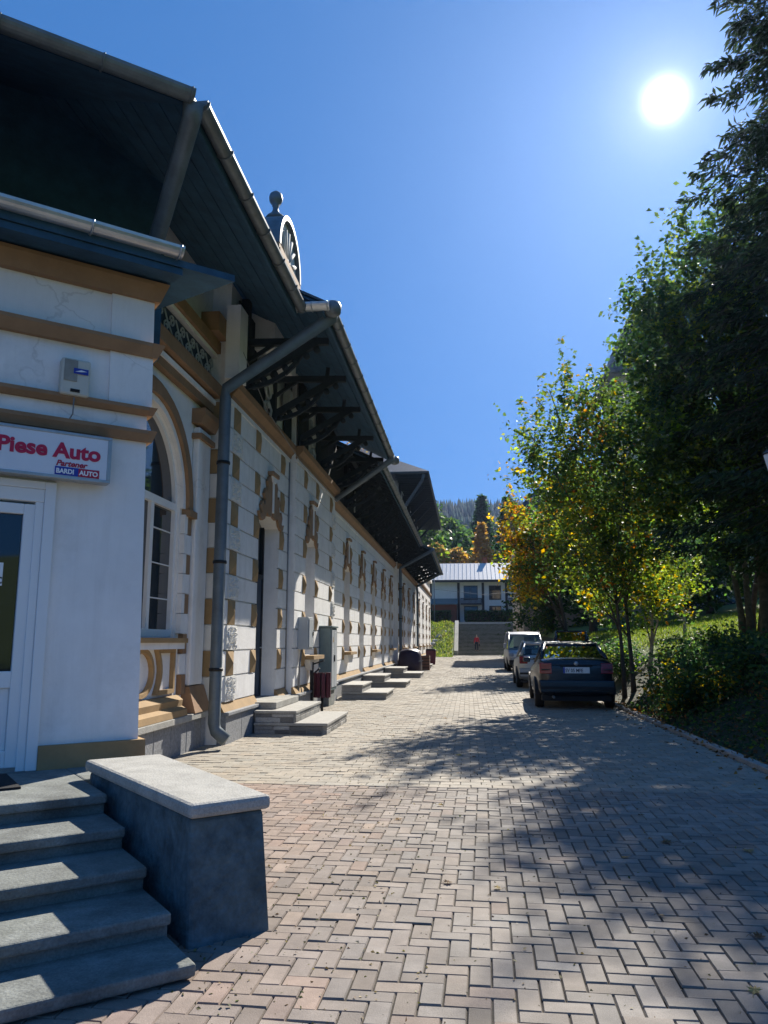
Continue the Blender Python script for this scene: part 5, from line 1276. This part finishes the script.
# wooded hill
def forest(n):
    V=[];F=[];Tn=[]; vo=0
    u=RNG.random((n*6,3)); cnt=0
    for a,b,c in u:
        y=185+760*a**.75; x=(b*2-1)*(y*.42+40); 
        if abs(x-.02*y)>y*.16 and c<.55: continue
        z=tz(x,y); h=RNG.uniform(14,25)*(1-.1*(y/950)); r=h*RNG.uniform(.15,.2); k=7
        ring=[]; g=RNG.uniform(.65,1.35); tn=np.array([g*RNG.uniform(.85,1.2),g,g*RNG.uniform(.85,1.1)]); 
        if c>.965: tn=np.array([4.5,2.2,1.0])*g
        for q,(f0,f1,rr) in enumerate(((.06,.50,1.0),(.32,.76,.74),(.60,1.0,.46))):
            a0=RNG.random()*6.28
            for j in range(k):
                aa=a0+2*pi*j/k; rj=r*rr*RNG.uniform(.65,1.2); V.append((x+rj*cos(aa),y+rj*sin(aa),z+h*(f0+RNG.uniform(-.04,.04)))); Tn.append(tn*.85)
            V.append((x,y,z+h*f1)); Tn.append(tn*1.15)
            for j in range(k): F.append((vo+j,vo+(j+1)%k,vo+k))
            vo+=k+1
        cnt+=1
        if cnt>=n: break
    ob=fast_mesh('hill_forest',np.array(V),np.array(F),'conifer',None,np.clip(np.array(Tn),.1,6)); tag(ob,'distant conifer forest covering the hill','forest',kind='stuff')
forest(6500)
# grass on the lawn and ground cover on the bank
def blades(name,label,n,xr,yr,hr,cols,w,lw,mask=None):
    x=RNG.uniform(*xr,n); y=RNG.uniform(*yr,n)
    if mask is not None: k=mask(x,y); x,y=x[k],y[k]; n=len(x)
    z=np.array([tz(a,b) for a,b in zip(x,y)]); C=np.stack([x,y,z-.01],1); h=RNG.uniform(*hr,n)
    d=np.stack([RNG.normal(size=n)*.35,RNG.normal(size=n)*.35,np.ones(n)*1.5],1)
    o=leaf_mesh(name,C,h,palette(n,cols,w),'blade',None,aspect=lw,dirs=d); tag(o,label,'grass',kind='stuff')
blades('lawn_grass','short grass covering the lawn above the bank',42000,(5.6,17),(12,42),(.06,.16),[(.13,.18,.03),(.19,.22,.04),(.10,.14,.03)],[3,2,2],.16)
n=22000; x=3.5+RNG.random(n)**.8*4.6; y=RNG.uniform(3,19,n); z=np.array([tz(a,b) for a,b in zip(x,y)])+RNG.random(n)**2*.2
o=leaf_mesh('ground_cover',np.stack([x,y,z],1),RNG.uniform(.05,.11,n),palette(n,[DARK,GREEN,YG,BRN],[5,3,.5,1.2]),'leaf',None); tag(o,'ivy and low weeds covering the shaded bank','ground cover',kind='stuff')
n=1500; x=3.2+np.abs(RNG.normal(size=n))*.45; x=np.where(RNG.random(n)<.12,x-RNG.random(n)*.6,x); y=RNG.uniform(4,22,n); z=np.array([max(.004,tz(a,b)+.02) if a>3.42 else (.055 if a>3.3 else .005) for a,b in zip(x,y)])
d=RNG.normal(size=(n,3)); d[:,2]*=.15
o=leaf_mesh('leaf_litter',np.stack([x,y,z],1),RNG.uniform(.04,.085,n),palette(n,[BRN,(.25,.15,.05),(.30,.20,.06),(.12,.07,.03)],[3,2,1,2]),'dryleaf',None,dirs=d*.8); tag(o,'dry leaf litter gathered along the kerb','leaf litter',kind='stuff')
C=[];
for _ in range(5200):
    u,v=random.random(),random.random(); x=-6.5+4.9*u; y=76+19.6*v; i_=u*9; j_=v*13
    C.append((x,y,max(3.95*smooth01(v*1.05)*(1-.10*u)+.25*sin(i_*1.3+j_*.9)*(.3+v*.4),0)-.03))
C=np.array(C); d=np.stack([RNG.normal(size=len(C))*.4,RNG.normal(size=len(C))*.4,np.ones(len(C))],1)
tag(leaf_mesh('bank_grass',C,RNG.uniform(.18,.42,len(C)),palette(len(C),[(.13,.17,.03),(.20,.22,.05),(.08,.12,.03),(.25,.22,.09)],[3,2,3,1]),'blade',None,aspect=.22,dirs=d),'rough grass growing on the steep bank by the far steps','grass',kind='stuff')
n=2600; x=RNG.uniform(-1.6,3.25,n); y=2.4+RNG.random(n)**1.3*11; x=np.where(RNG.random(n)<.45,-1.4+np.abs(RNG.normal(size=n))*.8,x)
d=RNG.normal(size=(n,3)); d[:,2]*=.12
tag(leaf_mesh('paving_debris',np.stack([x,y,np.full(n,.002)],1),RNG.uniform(.008,.026,n),palette(n,[(.20,.17,.08),(.08,.09,.03),(.10,.07,.04),(.30,.26,.17)],[2,2,2,1]),'dryleaf',None,dirs=d*.8),'crumbs of moss, twigs and dry leaf scattered over the paving','debris',kind='stuff')
# single fallen leaves on the bricks
def leaf_thing(x,y,s,a,col):
    m=MB(); k=12; out=[(0,-.5),(.10,-.28),(.34,-.32),(.26,-.10),(.48,.02),(.26,.10),(.30,.34),(.10,.24),(0,.52),(-.10,.24),(-.30,.34),(-.26,.10),(-.48,.02),(-.26,-.10),(-.34,-.32),(-.10,-.28)]
    cu=random.uniform(.25,.6); vs=[(0,0,.012*s/.08)]
    for u,v in out: vs.append((u*s,v*s,s*(cu*(abs(u)**1.5)+.2*max(v,0)**2)+.003))
    m.add(vs,[(0,1+i,1+(i+1)%16) for i in range(16)],0,False,col)
    m.tube([(0,-.5*s,.004),(0.03*s,-.8*s,.012),(.06*s,-.95*s,.03*s)],.0012,4,0)
    m.tv=[col]*len(m.v)
    o=m.build('fallen_leaf','dryleaf',recalc=False,attr=True); o.location=(x,y,.003); o.rotation_euler=(random.uniform(-.15,.15),random.uniform(-.15,.15),a)
    tag(o,'small curled brown leaf lying on the brick paving','leaf','fallen leaves on the paving')
leafspots=[]
for _ in range(70):
    y=2.6+random.random()**1.6*13; x=random.uniform(-.9,3.1) if y<9 else random.uniform(-2,3.0)
    leafspots.append((x,y))
for x,y in leafspots:
    if y<4.6 and x<-.7: continue
    leaf_thing(x,y,random.choice((.04,.055,.07,.095)),random.uniform(0,6.28),random.choice([(.22,.12,.05),(.34,.22,.10),(.12,.07,.035),(.40,.30,.12),(.16,.10,.05)]))
# street lamp whose lantern reaches into the picture at the right
t=thing('street_lamp',(5.05,12.0,tz(5.05,12)),'street lamp with a white opal lantern at the right edge before the spruce','street lamp')
zl=tz(5.05,12); m=MB(); m.tube([(5.05,12,zl-.2),(5.05,12,4.25)],[.055,.04],12); m.lathe([(.10,0),(.10,.5),(.06,.6)],(5.05,12,zl),12); m.build('post','ironblack',t)
m=MB(); m.lathe([(.10,0),(.16,.06),(.22,.34),(.20,.36)],(4.76,12,3.92),8,smooth=False); m.build('lantern','lampglass',t)
m=MB(); m.lathe([(.24,0),(.10,.12),(.02,.2)],(4.76,12,4.285),8,smooth=False); m.tube([(5.05,12,4.2),(4.95,12,4.44),(4.76,12,4.46)],.02,8); m.build('lantern_cap','ironblack',t)

# ------------------------------------------------------------------ sky, sun, camera
EL,AZS=radians(35.67),radians(16.02)
SD=Vector((sin(AZS)*cos(EL),cos(AZS)*cos(EL),sin(EL)))
wd=bpy.data.worlds.new('World'); SC.world=wd; wd.use_nodes=True; nt=wd.node_tree; nt.nodes.clear(); L=nt.links
out=nt.nodes.new('ShaderNodeOutputWorld'); bg=nt.nodes.new('ShaderNodeBackground'); sky=nt.nodes.new('ShaderNodeTexSky')
sky.sky_type='NISHITA'; sky.sun_disc=False; sky.sun_elevation=EL; sky.sun_rotation=AZS; sky.air_density=1.0; sky.dust_density=.15; sky.ozone_density=4.5; sky.altitude=900
bg.inputs['Strength'].default_value=.094
tc=nt.nodes.new('ShaderNodeTexCoord'); dt=nt.nodes.new('ShaderNodeVectorMath'); dt.operation='DOT_PRODUCT'; dt.inputs[1].default_value=SD
L.new(tc.outputs['Generated'],dt.inputs[0])
ac=nt.nodes.new('ShaderNodeMath'); ac.operation='ARCCOSINE'; L.new(dt.outputs['Value'],ac.inputs[0])
def ramp(stops):
    r=nt.nodes.new('ShaderNodeFloatCurve'); c=r.mapping.curves[0]
    for i,(x,y) in enumerate(stops):
        if i<2: c.points[i].location=(x,y)
        else: c.points.new(x,y)
    r.mapping.update(); return r
# bright disc of the sun with the aureole of the air around it (angles in radians)
def expo(amp,width,power=1.0):
    a=nt.nodes.new('ShaderNodeMath'); a.operation='DIVIDE'; a.inputs[1].default_value=width; L.new(ac.outputs[0],a.inputs[0])
    p=nt.nodes.new('ShaderNodeMath'); p.operation='POWER'; p.inputs[1].default_value=power; L.new(a.outputs[0],p.inputs[0])
    n=nt.nodes.new('ShaderNodeMath'); n.operation='MULTIPLY'; n.inputs[1].default_value=-1; L.new(p.outputs[0],n.inputs[0])
    e=nt.nodes.new('ShaderNodeMath'); e.operation='EXPONENT'; L.new(n.outputs[0],e.inputs[0])
    m=nt.nodes.new('ShaderNodeMath'); m.operation='MULTIPLY'; m.inputs[1].default_value=amp; L.new(e.outputs[0],m.inputs[0]); return m
e1=expo(40,radians(.7),1.7); e2=expo(3.6,radians(1.8),1.0); e3=expo(.3,radians(7),1.0)
s1=nt.nodes.new('ShaderNodeMath'); L.new(e1.outputs[0],s1.inputs[0]); L.new(e2.outputs[0],s1.inputs[1])
s2=nt.nodes.new('ShaderNodeMath'); L.new(s1.outputs[0],s2.inputs[0]); L.new(e3.outputs[0],s2.inputs[1])
vm=nt.nodes.new('ShaderNodeMix'); vm.data_type='RGBA'; vm.blend_type='ADD'; vm.inputs['Factor'].default_value=1
cm=nt.nodes.new('ShaderNodeVectorMath'); cm.operation='SCALE'; cm.inputs[0].default_value=(1,.98,.95); L.new(s2.outputs[0],cm.inputs['Scale'])
gm=nt.nodes.new('ShaderNodeGamma'); gm.inputs['Gamma'].default_value=.32; L.new(sky.outputs[0],gm.inputs['Color'])
tn=nt.nodes.new('ShaderNodeMix'); tn.data_type='RGBA'; tn.blend_type='MULTIPLY'; tn.inputs['Factor'].default_value=1; tn.inputs[7].default_value=(.31,.95,2.05,1); L.new(gm.outputs[0],tn.inputs[6])
L.new(tn.outputs[2],vm.inputs[6]); L.new(cm.outputs[0],vm.inputs[7])
L.new(vm.outputs[2],bg.inputs['Color']); L.new(bg.outputs[0],out.inputs['Surface'])
m,hn,ho=new_mat('pale_haze'); hv=N(hn,'ShaderNodeVolumePrincipled'); hv.inputs['Color'].default_value=(.44,.60,1,1); hv.inputs['Density'].default_value=.00010; hv.inputs['Anisotropy'].default_value=.74
hn.links.new(hv.outputs[0],ho.inputs['Volume']); M['haze']=m
hz=MB(); hz.box(-1600,1600,-500,1900,-3,185); tag(hz.build('haze','haze'),'thin blue haze over the valley','haze',kind='stuff')
sl=bpy.data.lights.new('sun','SUN'); sl.energy=4.8; sl.angle=radians(.53); sl.color=(1,.93,.82)
so=bpy.data.objects.new('sun',sl); COL.objects.link(so); so.rotation_euler=SD.to_track_quat('Z','Y').to_euler()
cam=bpy.data.cameras.new('camera'); co=bpy.data.objects.new('camera',cam); COL.objects.link(co); SC.camera=co
co.location=(0,0,1.45); co.rotation_euler=(radians(90+9.595),0,radians(6.147)); cam.sensor_fit='VERTICAL'; cam.sensor_height=24; cam.lens=769/1024*24; cam.clip_end=6000; cam.clip_start=.05
SC.view_settings.view_transform='Standard'; SC.view_settings.look='None'; SC.view_settings.exposure=.95; SC.view_settings.gamma=1; SC.view_settings.use_curve_mapping=False
SC.cycles.max_bounces=6; SC.cycles.transparent_max_bounces=12; SC.cycles.use_denoising=True
